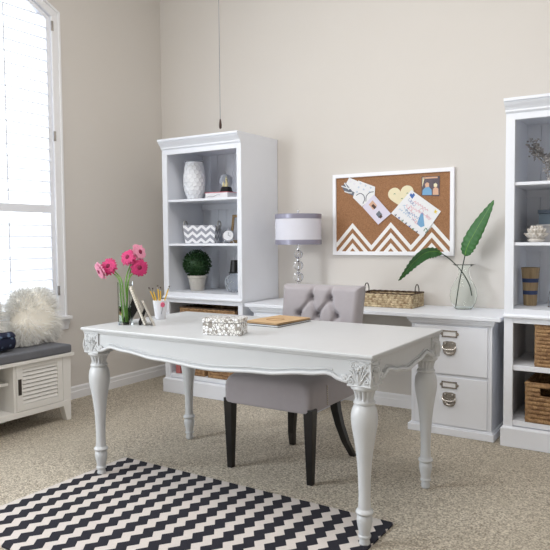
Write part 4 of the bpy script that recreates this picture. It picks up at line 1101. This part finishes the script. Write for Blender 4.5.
# lotus
lo = thing('ceramic_flower', 'white ceramic lotus flower ornament in front of the stacked boxes', 'ornament', (3.205, -.38, 1.1745)); rnd = random.Random(2)
LX, LY, LZ = 3.205, -.38, 1.1745
CW = mat('glossy_bone_ceramic', (226, 220, 212), .25, var=.05)
b = MB(); b.lathe([(.04, LZ+.001), (.05, LZ+.012), (.03, LZ+.03)], LX, LY, n=24); b.build('flower_base', CW, lo, smooth=True)
for ring, (n, L, el, w_, z0) in enumerate(((10, .066, 12, .030, .014), (9, .066, 34, .029, .022), (7, .066, 54, .027, .028), (4, .058, 74, .024, .034))):
    for k in range(n):
        a = 2*PI*(k+.5*(ring % 2))/n; u = Vector((math.cos(a), math.sin(a), 0)); s = Vector((-math.sin(a), math.cos(a), 0)); e0 = math.radians(el)
        vs = []; fs = []
        for i in range(7):
            t_ = i/6; e = e0+.7*(t_-.3)*(1 if ring < 3 else .5); p = Vector((LX, LY, LZ+z0))+u*(.010+L*t_*math.cos(e0+.35*t_))+Vector((0, 0, L*t_*math.sin(e0+.35*t_)))
            ww = w_*math.sin(PI*(.10+.80*t_))**.45
            for j in range(5): q = j/4*2-1; vs.append(p+s*(q*ww)-u*(.012*(1-q*q))*(1 if ring < 3 else .5)+Vector((0, 0, .003*q*q)))
        for i in range(6):
            for j in range(4): fs.append((i*5+j, i*5+j+1, (i+1)*5+j+1, (i+1)*5+j))
        MB().add(vs, fs).build('petal', CW, lo, smooth='all', solid=.0035)
# boxes behind
b1 = thing('storage_box', 'pale grey box behind the ceramic lotus flower, under the blue one', 'box', (3.37, -.20, 1.1745))
MB().box(3.185, 3.50, -.28, -.08, 1.175, 1.265).build('box_body', mat('pale_grey_box', (196, 196, 200), .6), b1, bevel=.002)
MB().box(3.182, 3.503, -.283, -.077, 1.266, 1.278).build('lid', mat('pale_grey_box_lid', (206, 206, 210), .6), b1, bevel=.002)
b2 = thing('storage_box', 'dusty blue lidded box on top of the pale grey box', 'box', (3.38, -.20, 1.2785))
MB().box(3.195, 3.49, -.27, -.09, 1.2785, 1.34).build('box_body', mat('dusty_blue', (116, 134, 150), .6), b2, bevel=.002)
MB().box(3.19, 3.495, -.275, -.085, 1.341, 1.362).build('lid', mat('dusty_blue_lid', (98, 112, 130), .6), b2, bevel=.002)
# bamboo vase
t = NT('bamboo_stripe'); X, Y, Z = t.xyz(); n1 = t.noise(60, 2, (1, 1, .08))
base = t.mix(t.ramp(n1, .3, .7), lin((176, 154, 118)), lin((138, 116, 86)))
in1 = t.math('MULTIPLY', t.math('GREATER_THAN', Z, .138), t.math('LESS_THAN', Z, .162)); in2 = t.math('MULTIPLY', t.math('GREATER_THAN', Z, .066), t.math('LESS_THAN', Z, .090))
t.col(t.mix(t.math('ADD', in1, in2), base, lin((44, 62, 104)))); t.set(Roughness=.55); BAMB = t.m
vx, vy, vz_ = 3.150, -.255, .7975
bv = thing('bamboo_vase', 'tan bamboo vase with two navy bands on the lower hutch shelf of the right bookcase', 'vase', (vx, vy, vz_))
prof = [(.036, 0), (.038, .005), (.044, .12), (.054, .226), (.050, .226), (.040, .12), (.034, .01), (.001, .01)]
MB().lathe([(r_, vz_+z) for r_, z in prof], vx, vy, n=24, mod=lambda a, z: 1-.012*abs(math.sin(6*a)), caps=False).build('vase_body', BAMB, bv, smooth=30)
cl = thing('glass_cloche', 'clear glass dome on a thin metal stand at the right edge, beside the bamboo vase', 'ornament', (3.30, -.34, .7975))
MB().lathe([(.050, .798), (.052, .803), (.05, .808)], 3.315, -.34, n=32).build('stand', CHROME, cl, smooth=True)
pr_ = [(.046, 0), (.048, .03), (.046, .07), (.036, .105), (.018, .125), (.001, .13)]
MB().lathe([(r_, .8085+z) for r_, z in pr_]+[(max(r_-.002, .0005), .8085+z-.002*(z > .1)) for r_, z in pr_[::-1]], 3.315, -.34, n=40, caps=False).build('dome', THIN, cl, smooth='all')
b = MB(); b.tube([(3.315+.049*math.cos(a), -.34, .81+.135*math.sin(a)) for a in [PI*i/20 for i in range(21)]], .002, 6); b.build('wire_arch', CHROME, cl, smooth=True)

# ------------------------------------------------------------------ fan pull chain
pcn = thing('pull_chain', 'long thin pull chain with a dark wooden fob hanging from above', 'pull chain', (2.112, -1.9, 1.712))
MB().tube([(2.112, -1.9, 1.752), (2.112, -1.9, ZC-.01)], .0014, 6).build('chain', mat('dull_chain', (120, 120, 128), .5, .5), pcn)
MB().lathe([(.003, 1.712), (.0062, 1.716), (.0068, 1.73), (.005, 1.745), (.003, 1.756)], 2.112, -1.9, n=16).build('fob', mat('walnut_fob', (64, 42, 34), .5), pcn, smooth=True, label='dark wooden fob')
MB().lathe([(.02, ZC-.012), (.02, ZC-.0005)], 2.112, -1.9, n=16).build('ceiling_cap', mat('cap_white', (230, 230, 230), .5), pcn)
